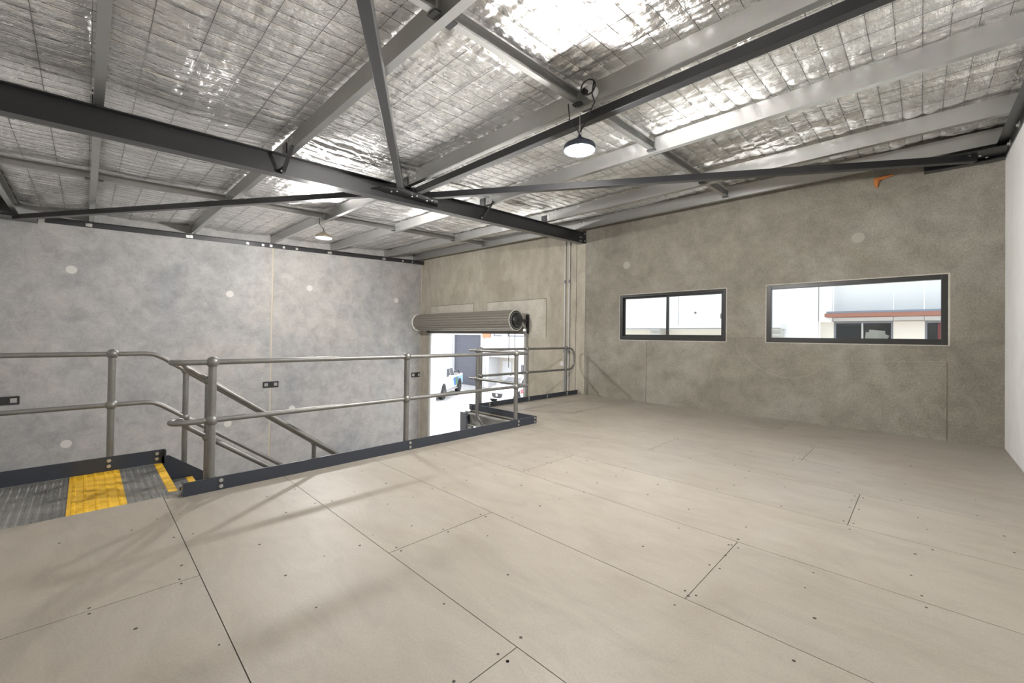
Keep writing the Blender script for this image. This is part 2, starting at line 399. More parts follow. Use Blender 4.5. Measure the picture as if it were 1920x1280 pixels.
# mezzanine floor: sheets on a dark deck
fl = struct(MB().prism([(-4.6, YB), (XR, YB), (XR, YF), (-6.12, YF), (-6.12, 5.14), (-4.6, 5.14)], 'Z', -.05, -.019).build('floor', M['deck']))
rows = [YB] + [.487 + .899 * k for k in range(-1, 10)]
rows[-1] = YF
ends = {0: [-1.1], 1: [-2.97], 2: [-1.3], 3: [-2.44], 4: [-.906], 5: [-2.955], 6: [-.398], 7: [-2.45], 8: [-1.0], 9: [-3.0], 10: [-1.6]}
for i in range(len(rows) - 1):
    y0, y1 = rows[i], rows[i + 1]
    xs = -4.6 if y1 < 5.2 else -6.12
    cuts = sorted({xs, XR, *ends[i], *[e - 3.6 for e in ends[i] if e - 3.6 > xs + .3], *[e + 3.6 for e in ends[i] if e + 3.6 < XR - .2]})
    for a, b in zip(cuts[:-1], cuts[1:]):
        g = .0022
        lo = MB()
        if xs == -6.12 and y0 < 5.1 and a < -4.6:      # the sheet cut around the jog
            lo.prism([(a + g, 5.14), (-4.6, 5.14), (-4.6, y0 + g), (b - g, y0 + g), (b - g, y1 - g), (a + g, y1 - g)], 'Z', -.019, 0) if b > -4.6 else lo.box(a + g, b - g, 5.14, y1 - g, -.019, 0)
        else: lo.box(a + g, b - g, y0 + g, y1 - g, -.019, 0)
        lo.build('floor_sheet', M['board'], fl)
sc = MB()
for i in range(len(rows) - 1):
    y0, y1 = rows[i], rows[i + 1]; xs = (-4.6 if y1 < 5.2 else -6.1)
    x = xs + .12
    while x < XR:
        for q in (.06, .38, .70, .95):
            if random.random() < .52:
                yy = y0 + q * (y1 - y0) + random.uniform(-.05, .05); xx = x + random.uniform(-.06, .06); r = random.uniform(.004, .0075)
                if yy < 5.2 and xx < -4.4: continue
                sc.lathe([(r * 1.3, 0), (r, .0012), (.0001, .0012)], (xx, yy, -.0002), 'Z', 7, False)
        x += .45
    for e in ends[i]:
        for q in (.08, .5, .9):
            for s in (-1, 1): sc.lathe([(.0075, 0), (.006, .0012), (.0001, .0012)], (e + s * .03, y0 + q * (y1 - y0), -.0002), 'Z', 7, False)
stuff(sc.build('screw_heads', M['screw'], fl))
# edge steel under the floor
fe = MB(); fe.box(-6.08, -4.62, 5.10, 5.14, -.27, -.045).box(-6.08, -4.62, 5.04, 5.10, -.062, -.045).box(-6.08, -4.62, 5.04, 5.10, -.27, -.255)
o = fe.build('floor_joist', M['galv_dull']); tag(o, 'galvanised C-shaped floor joist under the notch in the mezzanine edge', 'joist')
bolts(o, [(-5.72, 5.098, -.10), (-5.64, 5.098, -.10), (-5.60, 5.098, -.16)], RYN)
o = MB().box(-4.62, -4.60, YB + .05, 5.04, -.30, -.02).build('edge_beam', M['toe']); tag(o, 'dark steel edge beam under the mezzanine beside the stair opening', 'beam')
o = MB().box(-6.16, -6.12, 5.14, YF - .01, -.30, -.03).build('edge_beam', M['toe']); tag(o, 'dark steel edge beam under the mezzanine facing the roller door', 'beam')
o = thing('column', (-6.15, 5.07, G), 'slate grey steel column carrying the notched corner of the mezzanine', 'column')
MB().box(-6.25, -6.08, 5.0, 5.02, G, -.035).box(-6.25, -6.08, 5.12, 5.14, G, -.035).box(-6.175, -6.155, 5.02, 5.12, G, -.035).build('shaft', M['gridgrey'], o)
MB().box(-6.07, -5.97, 5.03, 5.1, -.42, -.28).build('bracket', M['galv_dull'], o)

# ------------------------------------------------------------------ ceiling: foil blanket on safety mesh
PUR_Y = [-1.02, .06, 1.84, 3.64, 5.30, 7.12, 8.25]
WX, WY = .17, .335
def vnoise(x, y, seed):
    rng = np.random.RandomState(seed); n = 512; g_ = rng.rand(n, n)
    xi = np.floor(x).astype(int); yi = np.floor(y).astype(int); fx = x - xi; fy = y - yi
    fx = fx * fx * (3 - 2 * fx); fy = fy * fy * (3 - 2 * fy)
    a = g_[xi % n, yi % n]; b = g_[(xi + 1) % n, yi % n]; c = g_[xi % n, (yi + 1) % n]; d = g_[(xi + 1) % n, (yi + 1) % n]
    return (a * (1 - fx) + b * fx) * (1 - fy) + (c * (1 - fx) + d * fx) * fy - .5
def ridge(v): return .5 - np.abs(v) * 2
def sag(x, y):
    p = np.array(PUR_Y); i = np.clip(np.searchsorted(p, y) - 1, 0, len(p) - 2)
    t = np.clip((y - p[i]) / (p[i + 1] - p[i]), 0, 1)
    return .055 * (4 * t * (1 - t)) ** .6
def foil_depth(x, y):
    """how far the blanket hangs below the roof plane"""
    mask = np.clip((x + 4.2) / 2.2, 0, 1)                         # crinkles turn along the purlins on the window side
    wob = vnoise(x * 1.1, y * 1.1, 3) * .05
    cellx = np.abs(np.sin(np.pi * (x + wob * .3) / WX)) ** .42; celly = np.abs(np.sin(np.pi * y / WY)) ** .4
    d = sag(x, y) + (.016 + .012 * vnoise(x * 2.1, y * 1.7, 11)) * cellx * (.45 + .55 * celly)
    longy = np.abs(vnoise(x / .06, y / .42, 5)) * -.020 + np.abs(vnoise(x / .13 + y * .6, y / .5, 6)) * -.030
    longx = np.abs(vnoise(x / .36 + y * 1.5, y / .08, 7)) * -.036 + np.abs(vnoise(x / .5 - y, y / .17, 8)) * -.055
    d = d + longy * (1 - .65 * mask) + longx * (.30 + .8 * mask) * (.6 + 1.2 * (vnoise(x * .9, y * .9, 21) + .5))
    d = d + np.abs(vnoise(x / .07, y / .07, 9)) * -.010 - np.abs(vnoise(x / .16 + y * 2, y / .045, 31)) * .012 * (.35 + mask) - np.abs(vnoise(x / .04, y / .16 + x, 32)) * .008 + vnoise(x / .9, y / .5, 10) * .035
    return d
dx = .0165
gx = np.arange(XL - .05, XR + .05 + dx, dx); gy = np.arange(YB - .05, YF + .05 + dx, dx)
X, Y = np.meshgrid(gx, gy, indexing='ij')
Z = 3.68 + .037 * Y + np.where(X < XRAF, .0141 * (XRAF - X), 0) + PD + .035 - np.maximum(foil_depth(X, Y), -.02)
nx, ny = X.shape
ids = np.arange(nx * ny).reshape(nx, ny)
q = np.stack([ids[:-1, :-1], ids[:-1, 1:], ids[1:, 1:], ids[1:, :-1]], -1).reshape(-1, 4)
me = bpy.data.meshes.new('ceiling')
me.vertices.add(nx * ny); me.vertices.foreach_set('co', np.stack([X, Y, Z], -1).astype(np.float32).ravel())
me.loops.add(q.size); me.loops.foreach_set('vertex_index', q.ravel().astype(np.int32))
me.polygons.add(len(q)); me.polygons.foreach_set('loop_start', np.arange(0, q.size, 4, dtype=np.int32))
me.polygons.foreach_set('use_smooth', np.ones(len(q), bool))
me.update(calc_edges=True); me.validate(); me.materials.append(M['foil'])
ceil = bpy.data.objects.new('ceiling', me); COL.objects.link(ceil); OFF[ceil] = Vector((0, 0, 0)); struct(ceil)
# wires of the safety mesh, lying in the creases
wv = MB()
def wz(x, y):
    return 3.68 + .037 * y + (.0141 * (XRAF - x) if x < XRAF else 0) + PD + .032 - float(foil_depth(np.array([x]), np.array([y]))[0])
def wires(along, fixed, lo, hi, step):
    t = np.arange(lo, hi + step, step); t[-1] = hi
    xs_, ys_ = (np.full_like(t, fixed), t) if along == 'Y' else (t, np.full_like(t, fixed))
    d = foil_depth(xs_, ys_); k = np.ones(5) / 5; d = np.convolve(np.pad(d, 2, 'edge'), k, 'valid')
    zz = 3.68 + .037 * ys_ + np.where(xs_ < XRAF, .0141 * (XRAF - xs_), 0) + PD + .020 - d
    r = .0022
    for i in range(len(t) - 1):
        a, b = (xs_[i], ys_[i], zz[i]), (xs_[i + 1], ys_[i + 1], zz[i + 1])
        k0 = len(wv.v)
        off = ((r, 0), (-r * .5, r * .87), (-r * .5, -r * .87))
        for p in (a, b):
            for u, v in off: wv.v.append((p[0] + u, p[1], p[2] + v) if along == 'Y' else (p[0], p[1] + u, p[2] + v))
        for j in range(3): wv.f.append((k0 + j, k0 + (j + 1) % 3, k0 + 3 + (j + 1) % 3, k0 + 3 + j)); wv.sm.append(False)
k = math.ceil(XL / WX)
while k * WX < XR: wires('Y', k * WX, YB, YF, .17); k += 1
k = math.ceil(YB / WY)
while k * WY < YF: wires('X', k * WY, XL, XR, .17); k += 1
stuff(wv.build('safety_mesh', M['wire'], ceil, fixn=False))

# purlins: lipped C-sections over rafters
def csec(y, w=.075, d=PD, t=.006, lip=.02, flip=1):
    p = [(0, 0), (w, 0), (w, lip), (w - t, lip), (w - t, t), (t, t), (t, d - t), (w - t, d - t), (w - t, d - lip), (w, d - lip), (w, d), (0, d)]
    return [(y + flip * a - flip * w / 2, b) for a, b in p]
plabel = ['galvanised roof purlin along the back wall where two diagonal braces end', 'galvanised roof purlin crossing above the yellow tactile strip of the landing',
          'galvanised roof purlin held by the fly brace over the stair opening', 'galvanised roof purlin that both round lamps hang from',
          'galvanised roof purlin held by the fly brace close to the window wall', 'galvanised roof purlin next to the one against the window wall',
          'galvanised roof purlin tight against the top of the window wall']
pshort = ['back wall purlin', 'landing purlin', 'stair fly brace purlin', 'lamp purlin', 'second fly brace purlin', 'last free purlin', 'window wall purlin']
for i, y in enumerate(PUR_Y):
    mb = MB(); prof = csec(y)
    rings = [[(x, p, zpur(x, y) + qz) for p, qz in prof] for x in (XL + .005, XRAF, XR - .005)]
    mb.loft(rings, False)
    o = mb.build('purlin', M['galv'])
    tag(o, plabel[i], 'purlin', 'roof purlins')
    if y > -.5:
        for x in (XRAF + .18, XRAF + .30):
            for dz in (.06, .14): shared('bolt', BOLT, (x, y - .0375, zpur(x, y) + dz), o, RYN)
    shared('cleat_bolt', SQW, (XL + .012, y - .02, zpur(XL, y) - .06), o, RX).scale = (.75, .75, .8)
# bridging channels between purlins
for bx_, side in ((-2.58, 'window'), (-9.25, 'left')):
    for i in range(len(PUR_Y) - 1):
        y0, y1 = PUR_Y[i] + .045, PUR_Y[i + 1] - .045
        mb = MB(); w, d, t = .06, .125, .004
        prof = [(0, 0), (w, 0), (w, .018), (w - t, .018), (w - t, t), (t, t), (t, d - t), (w - t, d - t), (w - t, d - .018), (w, d - .018), (w, d), (0, d)]
        rings = [[(bx_ - .03 + a, yy, zpur(bx_, yy) + .035 + b) for a, b in prof] for yy in (y0, y1)]
        mb.loft(rings, False)
        o = mb.build('bridging_channel', M['galv'])
        tag(o, 'galvanised bridging between %s and %s, %s bay' % (pshort[i], pshort[i + 1], 'right wall' if side == 'window' else 'left wall'), 'bridging', 'roof bridging')
        for yy in (y0 + .03, y1 - .03):
            MB().box(bx_ - .05, bx_ + .05, yy - .028, yy + .03, zpur(bx_, yy) + .02, zpur(bx_, yy) + .034).build('end_plate', M['black'], o)

# main rafter: I-beam along Y
def ibeam(mb, x, y0, y1, z, d, w, tf, tw):
    prof = [(-w/2, 0), (w/2, 0), (w/2, tf), (tw/2, tf), (tw/2, d - tf), (w/2, d - tf), (w/2, d), (-w/2, d), (-w/2, d - tf), (-tw/2, d - tf), (-tw/2, tf), (-w/2, tf)]
    mb.loft([[(x + a, y, z(y) + b) for a, b in prof] for y in (y0, y1)], False)
raf = thing('rafter', (XRAF, 3.7, zraf(3.7)), 'long black steel I-beam rafter from the back wall to the window wall', 'beam')
mb = MB(); ibeam(mb, XRAF, YB + .01, YF - .02, zraf, .275, .155, .012, .009); mb.build('beam', M['brace'], raf)
zz = zraf(YF)
MB().box(XRAF - .10, XRAF + .11, YF - .016, YF - .001, zz + .0, zz + .31).build('end_plate', M['black'], raf)
MB().box(XRAF + .004, XRAF + .014, YF - .18, YF - .016, zz + .01, zz + .29).build('cleat', M['black'], raf)
bolts(raf, [(XRAF + .085, YF - .016, zz + .06), (XRAF + .085, YF - .016, zz + .24)], RYN)
bolts(raf, [(XRAF + .014, YF - .07, zz + .06), (XRAF + .014, YF - .07, zz + .15), (XRAF + .014, YF - .13, zz + .06), (XRAF + .014, YF - .13, zz + .15)], RX)
for y in PUR_Y[1:-1]:
    MB().box(XRAF - .03, XRAF + .11, y - .052, y - .04, zraf(y) + .272, zraf(y) + .42).build('purlin_cleat', M['black'], raf)
zn = zraf(3.6)
gp = MB().prism([(XRAF + .005, 3.02), (XRAF + .005, 4.25), (XRAF + .30, 4.05), (XRAF + .36, 3.35), (XRAF + .2, 3.1)], 'Z', zn + .095, zn + .107).build('gusset', M['brace'], raf)
MB().prism([(XRAF - .005, 3.1), (XRAF - .005, 3.75), (XRAF - .36, 3.5), (XRAF - .38, 3.2)], 'Z', zn + .10, zn + .112).build('gusset', M['brace'], raf)
bolts(gp, [(XRAF + .16, 3.28, zn + .085), (XRAF + .24, 3.33, zn + .085), (XRAF + .2, 3.62, zn + .085), (XRAF + .28, 3.66, zn + .085), (XRAF + .2, 3.9, zn + .085), (XRAF + .27, 3.95, zn + .085)], (math.pi, 0, 0))
# roof braces (hollow sections)
BR = [('black square brace running level from the rafter to the right wall', (XRAF + .14, 3.66, zn + .155), (XR - .02, 3.66, zn + .165)),
      ('black square diagonal brace from the rafter to the window wall corner', (XRAF + .18, 3.86, zn + .150), (.50, 8.30, 3.865)),
      ('grey square diagonal brace from the rafter to the back right corner', (XRAF + .14, 3.46, zn + .155), (XR - .1, -1.0, 3.52)),
      ('black square diagonal brace from the rafter to the back left corner', (XRAF - .10, 3.40, zn + .155), (-12.72, -1.0, 3.60))]
for lb, a, b in BR:
    o = MB().obox(a, b, .095, .095).build('roof_brace', M['brace'], bevel=.006); tag(o, lb, 'brace')
    d = (Vector(b) - Vector(a)).normalized(); sd = d.cross(Vector((0, 0, 1))).normalized()
    for s in (-1, 1):
        MB().obox(Vector(a) + d * .06 + sd * s * .053 - d * .07, Vector(a) + d * .13 + sd * s * .053, .012, .11).build('cleat', M['brace'], o)
# fly braces
for y, nm in ((1.84, 'near the brace node'), (5.30, 'beside the window wall half')):
    o = thing('fly_brace', (XRAF + .08, y + .1, zraf(y)), 'short black fly brace under the rafter ' + ('over the stair opening' if y < 3 else 'close to the window wall'), 'brace')
    MB().obox((XRAF + .085, y - .07, zraf(y) + .03), (XRAF + .36, y - .05, zpur(0, y) + .02), .045, .012).build('bar', M['black'], o)
    MB().box(XRAF + .01, XRAF + .10, y - .085, y - .075, zraf(y) + .0125, zraf(y) + .10).build('cleat', M['black'], o)
    bolts(o, [(XRAF + .085, y - .088, zraf(y) + .04)], RYN)
# ledger angles at the side walls
def ledger(x, s, label, ys, n_b):
    o = thing('ledger_angle', (x, 3.7, zpur(x, 3.7) - .1), label, 'ledger')
    mb = MB()
    prof = [(0, 0), (0, -.115), (.010, -.115), (.010, -.010), (.11, -.010), (.11, 0)]
    rings = [[(x + s * a, y, zpur(x, y) + b) for a, b in prof] for y in ys]
    mb.loft(rings, False); mb.build('angle', M['black'], o)
    for y in n_b: shared('bolt', SQW, (x + s * .010, y, zpur(x, y) - .062), o, RX if s > 0 else RXN).scale = (.7, .7, .8)
    return o
lo_ = ledger(XL, 1, 'black steel ledger angle bolted along the top of the left wall', (-.62, YF - .02), (.0, 1.75, 3.05, 3.42, 3.95, 4.3, 5.22, 7.05, 7.8, 8.2))
MB().box(XL + .02, XL + .14, YF - .42, YF - .02, zpur(XL, YF) - .14, zpur(XL, YF) - .02).build('end_cleat', M['black'], lo_)
MB().box(XL + .002, XL + .5, YB + .01, -.72, zpur(XL, -1) - .14, zpur(XL, -1) - .12).box(XL + .002, XL + .02, YB + .01, -.72, zpur(XL, -1) - .14, zpur(XL, -1)).build('end_cleat', M['black'], lo_)
ro_ = ledger(XR, -1, 'black steel ledger angle bolted along the top of the right wall', (YB + .02, YF - .02), (.6, 2.2, 4.2, 6.0, 7.4, 8.1))
o = thing('corner_bracket', (.55, 8.45, 3.85), 'black steel bracket where the diagonal brace meets the window wall corner', 'bracket')
MB().box(.02, XR - .005, YF - .13, YF - .02, 3.86, 3.875).box(.02, XR - .005, YF - .032, YF - .02, 3.875, 3.97).build('angle', M['black'], o)
MB().prism([(.25, 8.12), (XR - .01, 8.12), (XR - .01, 8.56), (.25, 8.56)], 'Z', 3.905, 3.917).build('gusset', M['black'], o)
bolts(o, [(.45, 8.22, 3.895), (.55, 8.30, 3.895), (.62, 8.42, 3.895)], (math.pi, 0, 0))

# ------------------------------------------------------------------ windows
def frame(mb, x0, x1, z0, z1, y0, y1, w, wb=None):
    wb = wb or w
    return mb.box(x0, x0 + w, y0, y1, z0, z1).box(x1 - w, x1, y0, y1, z0, z1).box(x0 + w, x1 - w, y0, y1, z0, z0 + wb).box(x0 + w, x1 - w, y0, y1, z1 - w, z1)
w = struct(thing('window_1', (-3.82, YF + .05, 1.361), 'black framed sliding window of two panes next to the rafter end', None))
x0, x1, z0, z1 = W1
frame(MB(), x0, x1, z0, z1, YF + .006, YF + .10, .06, .085).build('window_frame', M['alu'], w, bevel=.004)
xm = -3.86
MB().box(x0 + .06, xm, YF + .075, YF + .079, z0 + .085, z1 - .06).build('pane', M['glass'], w)
sa = frame(MB(), x0 + .06, xm + .02, z0 + .085, z1 - .06, YF + .062, YF + .09, .035).build('sash', M['alu'], w)
sa2 = frame(MB(), xm - .02, x1 - .06, z0 + .085, z1 - .06, YF + .025, YF + .058, .035).build('sash', M['alu'], w)
MB().box(xm + .015, x1 - .095, YF + .04, YF + .044, z0 + .12, z1 - .095).build('pane', M['glass'], w)
MB().box(x1 - .105, x1 - .075, YF + .004, YF + .028, 1.80, 1.90).build('latch', M['sensor'], sa2)
for (a, b, c, d) in ((x0 - .012, x1 + .012, z1, z1 + .014), (x0 - .012, x1 + .012, z0 - .014, z0), (x0 - .014, x0, z0, z1), (x1, x1 + .014, z0, z1)):
    MB().box(a, b, YF - .004, YF + .03, c, d).build('sealant_bead', M['patch'], w)
w = struct(thing('window_2', (-.87, YF + .05, 1.361), 'black framed fixed window of one wide pane', None))
x0, x1, z0, z1 = W2
frame(MB(), x0, x1, z0, z1, YF + .006, YF + .10, .07, .085).build('window_frame', M['alu'], w, bevel=.004)
MB().box(x0 + .07, x1 - .07, YF + .05, YF + .055, z0 + .085, z1 - .07).build('pane', M['glass'], w)
for (a, b, c, d) in ((x0 - .012, x1 + .02, z1, z1 + .018), (x0 - .012, x1 + .02, z0 - .014, z0), (x0 - .014, x0, z0, z1), (x1, x1 + .022, z0, z1)):
    MB().box(a, b, YF - .004, YF + .03, c, d).build('sealant_bead', M['patch'], w)

# ------------------------------------------------------------------ roller door
d1 = struct(thing('door_1', (-10.1, YF, G), None, None))
cy_, cz_ = YF - .36, 1.845
x0, x1 = -12.66, -7.93
mb = MB(); n = 132; rings = []
def rrib(k): return .262 + (.028 if (k % 6) in (0, 1, 2) else 0.0)
for x in (x0, x1):
    rings.append([(x, cy_ + rrib(k) * math.cos(2 * math.pi * k / n), cz_ + rrib(k) * math.sin(2 * math.pi * k / n)) for k in range(n)])
mb.loft(rings, False)
mb.build('rolled_curtain', M['curtain'], d1)
for x in (x0, x1):
    MB().lathe([(.262, -.004), (.294, -.006), (.296, .006), (.262, .006), (.262, -.004)], (x, cy_, cz_), 'X', 48).build('curtain_edge', M['curtain_edge'], d1)
MB().lathe([(.30, 0), (.30, .012), (.0001, .012)], (x0 - .03, cy_, cz_), 'X', 40).build('end_disc', M['curtain_edge'], d1)
MB().lathe([(.262, 0), (.262, .004), (.0001, .004)], (x1 + .002, cy_, cz_), 'X', 40).build('end_disc', M['car_dark'], d1)
ch = MB()
for k in range(34):
    t = 2 * math.pi * k / 34; ch.box(x1 + .006, x1 + .022, cy_ + .225 * math.cos(t) - .014, cy_ + .225 * math.cos(t) + .014, cz_ + .225 * math.sin(t) - .010, cz_ + .225 * math.sin(t) + .010)
ch.build('chain_wheel_teeth', M['galv_dull'], d1)
MB().lathe([(.17, .004), (.17, .10), (.12, .12), (.0001, .12)], (x1, cy_, cz_), 'X', 28).build('chain_hoist', M['black'], d1)
MB().box(x1 + .06, x1 + .14, cy_ - .03, YF - .002, cz_ - .035, cz_ + .03).build('axle_bracket', M['black'], d1)
MB().box(x1 + .07, x1 + .16, YF - .05, YF - .001, cz_ - .36, cz_ + .17).build('wall_plate', M['black'], d1)
MB().obox((x1 + .10, YF - .26, cz_ - .05), (x1 + .10, YF - .03, cz_ - .28), .03, .03, (1, 0, 0)).build('strut', M['galv_dull'], d1)
MB().box(-12.58, -12.44, YF - .12, YF - .002, 1.50, 1.60).build('stop_bracket', M['black'], d1)
MB().box(x0 + .12, x1 + .03, YF - .09, YF - .05, 1.485, 1.545).box(x0 + .12, x1 + .03, YF - .12, YF - .04, 1.472, 1.487).build('bottom_rail', M['curtain'], d1)
MB().box(x0 + .2, x1, YF - .085, YF - .075, 1.54, 1.82).build('hanging_curtain', M['curtain'], d1)
MB().box(-12.50, -12.42, YF - .075, YF - .002, G, 1.56).build('guide_rail', M['galv_dull'], d1)
MB().box(-12.42, -12.385, YF - .045, YF + .2, G, 1.62).build('jamb_trim', M['white'], d1)
MB().box(-7.90, -7.82, YF - .075, YF - .002, G, 1.56).build('guide_rail', M['galv_dull'], d1)
cn = MB()
for x, zt, zb_ in ((-8.16, 1.62, .55), (-7.93, 1.60, .45)):
    z = zt; kk = 0
    while z > zb_:
        (cn.box(x - .011, x + .011, YF - .405, YF - .395, z - .028, z) if kk % 2 else cn.box(x - .005, x + .005, YF - .411, YF - .389, z - .028, z)); z -= .034; kk += 1
cn.build('hand_chain', M['car_dark'], d1)

# ------------------------------------------------------------------ conduits and wall joining plates
for x, nm in ((-6.535, 'grey conduit on the roller door side of a pair running up the wall'), (-6.40, 'grey conduit nearer the windows of a pair running up the wall')):
    o = thing('conduit', (x, YF - .02, .1), nm, 'conduit')
    MB().tube([(x, YF - .022, .06), (x, YF - .022, 3.96)], .021, 12).build('pipe', M['galv_dull'], o)
    for z in (1.05, 2.82):
        MB().lathe([(.027, -.04), (.027, .04)], (x, YF - .022, z), 'Z', 12).build('coupling', M['gridgrey'], o)
def jplate(loc, ax, label):
    o = thing('joining_plate', loc, label, 'plate'); x, y, z = loc
    if ax == 'X':
        MB().box(x, x + .014, y - .20, y + .20, z - .085, z + .085).build('plate', M['black'], o, bevel=.004)
        for s in (-.12, .12): shared('square_washer', SQW, (x + .014, y + s, z), o, (0, math.pi / 2, .0))
    return o
jplate((XL, 3.68, -.045), 'X', 'black two-bolt joining plate across the left wall panel joint')
jplate((XL, YB + .115, -.03), 'X', 'black joining plate at the back corner of the left wall').scale = (1, 1, 1)
jplate((XL, YF - .19, -.035), 'X', 'black joining plate in the corner beside the roller door')

# ------------------------------------------------------------------ toe boards
def toe(label, name_pts, bl, rot):
    o = name_pts.build('toe_board', M['toe']); tag(o, label, 'toe board'); bolts(o, bl, rot); return o
XT = -4.461
mb = MB().box(XT - .012, XT, .60, 5.145, 0, .118).box(XT - .10, XT - .012, .60, .612, .0, .118)
t1 = toe('dark toe board running along the mezzanine edge from the stair to the notch', mb,
    [(XT, .87, .085), (XT, .87, .032), (XT, 2.80, .085), (XT, 2.80, .032), (XT, 4.72, .085), (XT, 4.72, .032), (XT, 5.10, .088), (XT, 5.10, .03)], RX)
for z in (.035, .085): shared('bolt', BOLT, (XT - .06, .60, z), t1, RYN)
mb = MB().box(-6.16, XT - .012, 5.146, 5.158, 0, .112)
t2 = toe('dark toe board across the short notch of the mezzanine edge', mb, [(-6.10, 5.146, .085), (-6.10, 5.146, .03)], RYN)
mb = MB().box(-6.115, -6.103, 5.158, YF - .02, 0, .10)
t3 = toe('dark toe board along the mezzanine edge facing the roller door', mb, [(-6.103, y, z) for y in (5.62, 6.78, 7.4, 8.15) for z in (.07, .03)], RX)
XF = -5.84
mb = MB().box(XF - .012, XF, YB + .02, .63, -.01, .135).box(XF, XF + .06, .618, .63, -.01, .135)
t4 = toe('dark toe board along the outer side of the stair landing', mb, [(XF, .19, .095), (XF, .19, .04), (XF, .56, .095), (XF, .56, .04)], RX)

# ------------------------------------------------------------------ stair landing and staircase
ld = thing('stair_landing', (-5.2, -.3, -.1), 'checker plate stair landing with a yellow tactile strip', 'landing')
pl = MB().box(XF + .002, -4.602, YB + .01, .60, -.045, -.012).build('tread_plate', M['tread'], ld)
def lozenges(x0, x1, y0, y1, z, parent, mt, name, sx=.046, sy=.040, lx=.034, ly=.011, h=.004):
    mb = MB(); j = 0; y = y0 + sy / 2
    while y < y1 - .006:
        x = x0 + sx * (.5 if j % 2 else 1.0)
        while x < x1 - .01:
            a = .35 if j % 2 else -.35; c, s = math.cos(a), math.sin(a)
            vs = []
            for u, v, w_ in ((-lx/2, 0, 0), (0, -ly/2, 0), (lx/2, 0, 0), (0, ly/2, 0), (-lx*.3, 0, h), (0, -ly*.25, h), (lx*.3, 0, h), (0, ly*.25, h)):
                vs.append((x + u * c - v * s, y + u * s + v * c, z + w_))
            mb.add(vs, [(4, 5, 6, 7), (0, 1, 5, 4), (1, 2, 6, 5), (2, 3, 7, 6), (3, 0, 4, 7)]); x += sx
        y += sy / 1.6; j += 1
    return stuff(mb.build(name, mt, parent))
lozenges(XF + .01, -4.61, YB + .02, -.085, -.012, pl, M['tread'], 'tread_pattern')
lozenges(XF + .01, -4.61, .275, .535, -.012, pl, M['tread'], 'tread_pattern')
ys_ = MB().box(XF + .01, -4.61, -.08, .265, -.012, -.006).build('tactile_strip', M['yellow'], ld)
tb = MB()
for i in range(5):
    yy = -.045 + i * .069
    for k in range(26):
        xx = XF + .035 + k * .047 + (.012 if i % 2 else 0)
        tb.add([(xx - .016, yy - .013, -.006), (xx + .016, yy - .013, -.006), (xx + .016, yy + .013, -.006), (xx - .016, yy + .013, -.006), (xx - .009, yy - .007, .0), (xx + .009, yy - .007, .0), (xx + .009, yy + .007, .0), (xx - .009, yy + .007, .0)],
               [(4, 5, 6, 7), (0, 1, 5, 4), (1, 2, 6, 5), (2, 3, 7, 6), (3, 0, 4, 7)])
stuff(tb.build('tactile_bars', M['yellow'], ys_))
MB().box(XF + .01, -4.73, .537, .60, -.013, -.009).build('nosing_strip', M['yellow'], ld)
st = thing('staircase', (-5.2, 2.2, G), 'steel staircase going down from the landing with yellow nosings', 'staircase')
RISE, GO = .193, .262
NS = int(-G / RISE)
for i in range(1, NS + 1):
    y0 = .60 + GO * (i - 1); z = -.012 - RISE * i
    tr = MB().box(XF + .03, -4.64, y0 - .02, y0 + GO, z - .04, z).build('tread', M['tread'], st)
    MB().box(XF + .035, -4.75, y0 + GO - .06, y0 + GO, z, z + .003).build('nosing_strip', M['yellow'], tr)
for x in (XF - .012, -4.632):
    y1 = .60 + GO * NS
    MB().prism([(.60, .06), (.66, .06), (y1 + .1, G + .12), (y1 + .1, G), (y1 - .15, G), (.60, -.28)], 'X', x, x + .012).build('stringer', M['toe'], st)

# ------------------------------------------------------------------ guard rails
PR, RR, BALL = .032, .024, .051
def arc(c, r, a0, a1, u, v, n=8):
    c, u, v = Vector(c), Vector(u), Vector(v)
    return [c + u * r * math.cos(a0 + (a1 - a0) * i / n) + v * r * math.sin(a0 + (a1 - a0) * i / n) for i in range(n + 1)]
def post(parent, x, y, zb, zt, zm, lean=0):
    p = MB().tube([(x, y, zb), (x, y, zt)], PR, 14).build('post', M['galv_pipe'], parent)
    MB().ball((x, y, zt), BALL, 16).build('ball_joint', M['galv_pipe'], p)
    if zm is not None: MB().ball((x, y, zm), BALL, 16).build('ball_joint', M['galv_pipe'], p)
    return p
# main guard rail with the near stair handrail looping off it
XM = -4.505; ZT, ZM = 1.135, .62
XS = -4.66; SL = .75
gr = thing('guardrail', (XM, 2.8, 0), 'galvanised pipe guardrail along the mezzanine edge, looping into the stair handrail', 'guardrail')
for y in (.80, 2.765, 4.70): post(gr, XM, y, .0, ZT, ZM)
for z in (ZT, ZM):
    pts = [(XM, 4.96 - .0, z)]
    near = arc(((XM + XS) / 2, .60, z), (XM - XS) / 2, 0, -math.pi, (1, 0, 0), (0, 1, 0), 10)       # loop towards the stair rail
    far = arc((XM - .09, 4.91, z), .09, 0, math.pi / 2, (1, 0, 0), (0, 1, 0), 6)
    pts = [Vector((-5.98, 4.99, z))] + [Vector((-6.26, 4.99, z))] * 0 + far[::-1] + near
    y2 = 3.3; down = [Vector((XS, .64, z - .055)), Vector((XS, .78, z - .16)), Vector((XS, y2, z - .16 - SL * (y2 - .78)))]
    pts = [Vector((-5.985, 5.0, z))] + far[::-1] + near + down
    MB().tube(pts, RR, 12).build('top_rail' if z == ZT else 'mid_rail', M['galv_pipe'], gr)
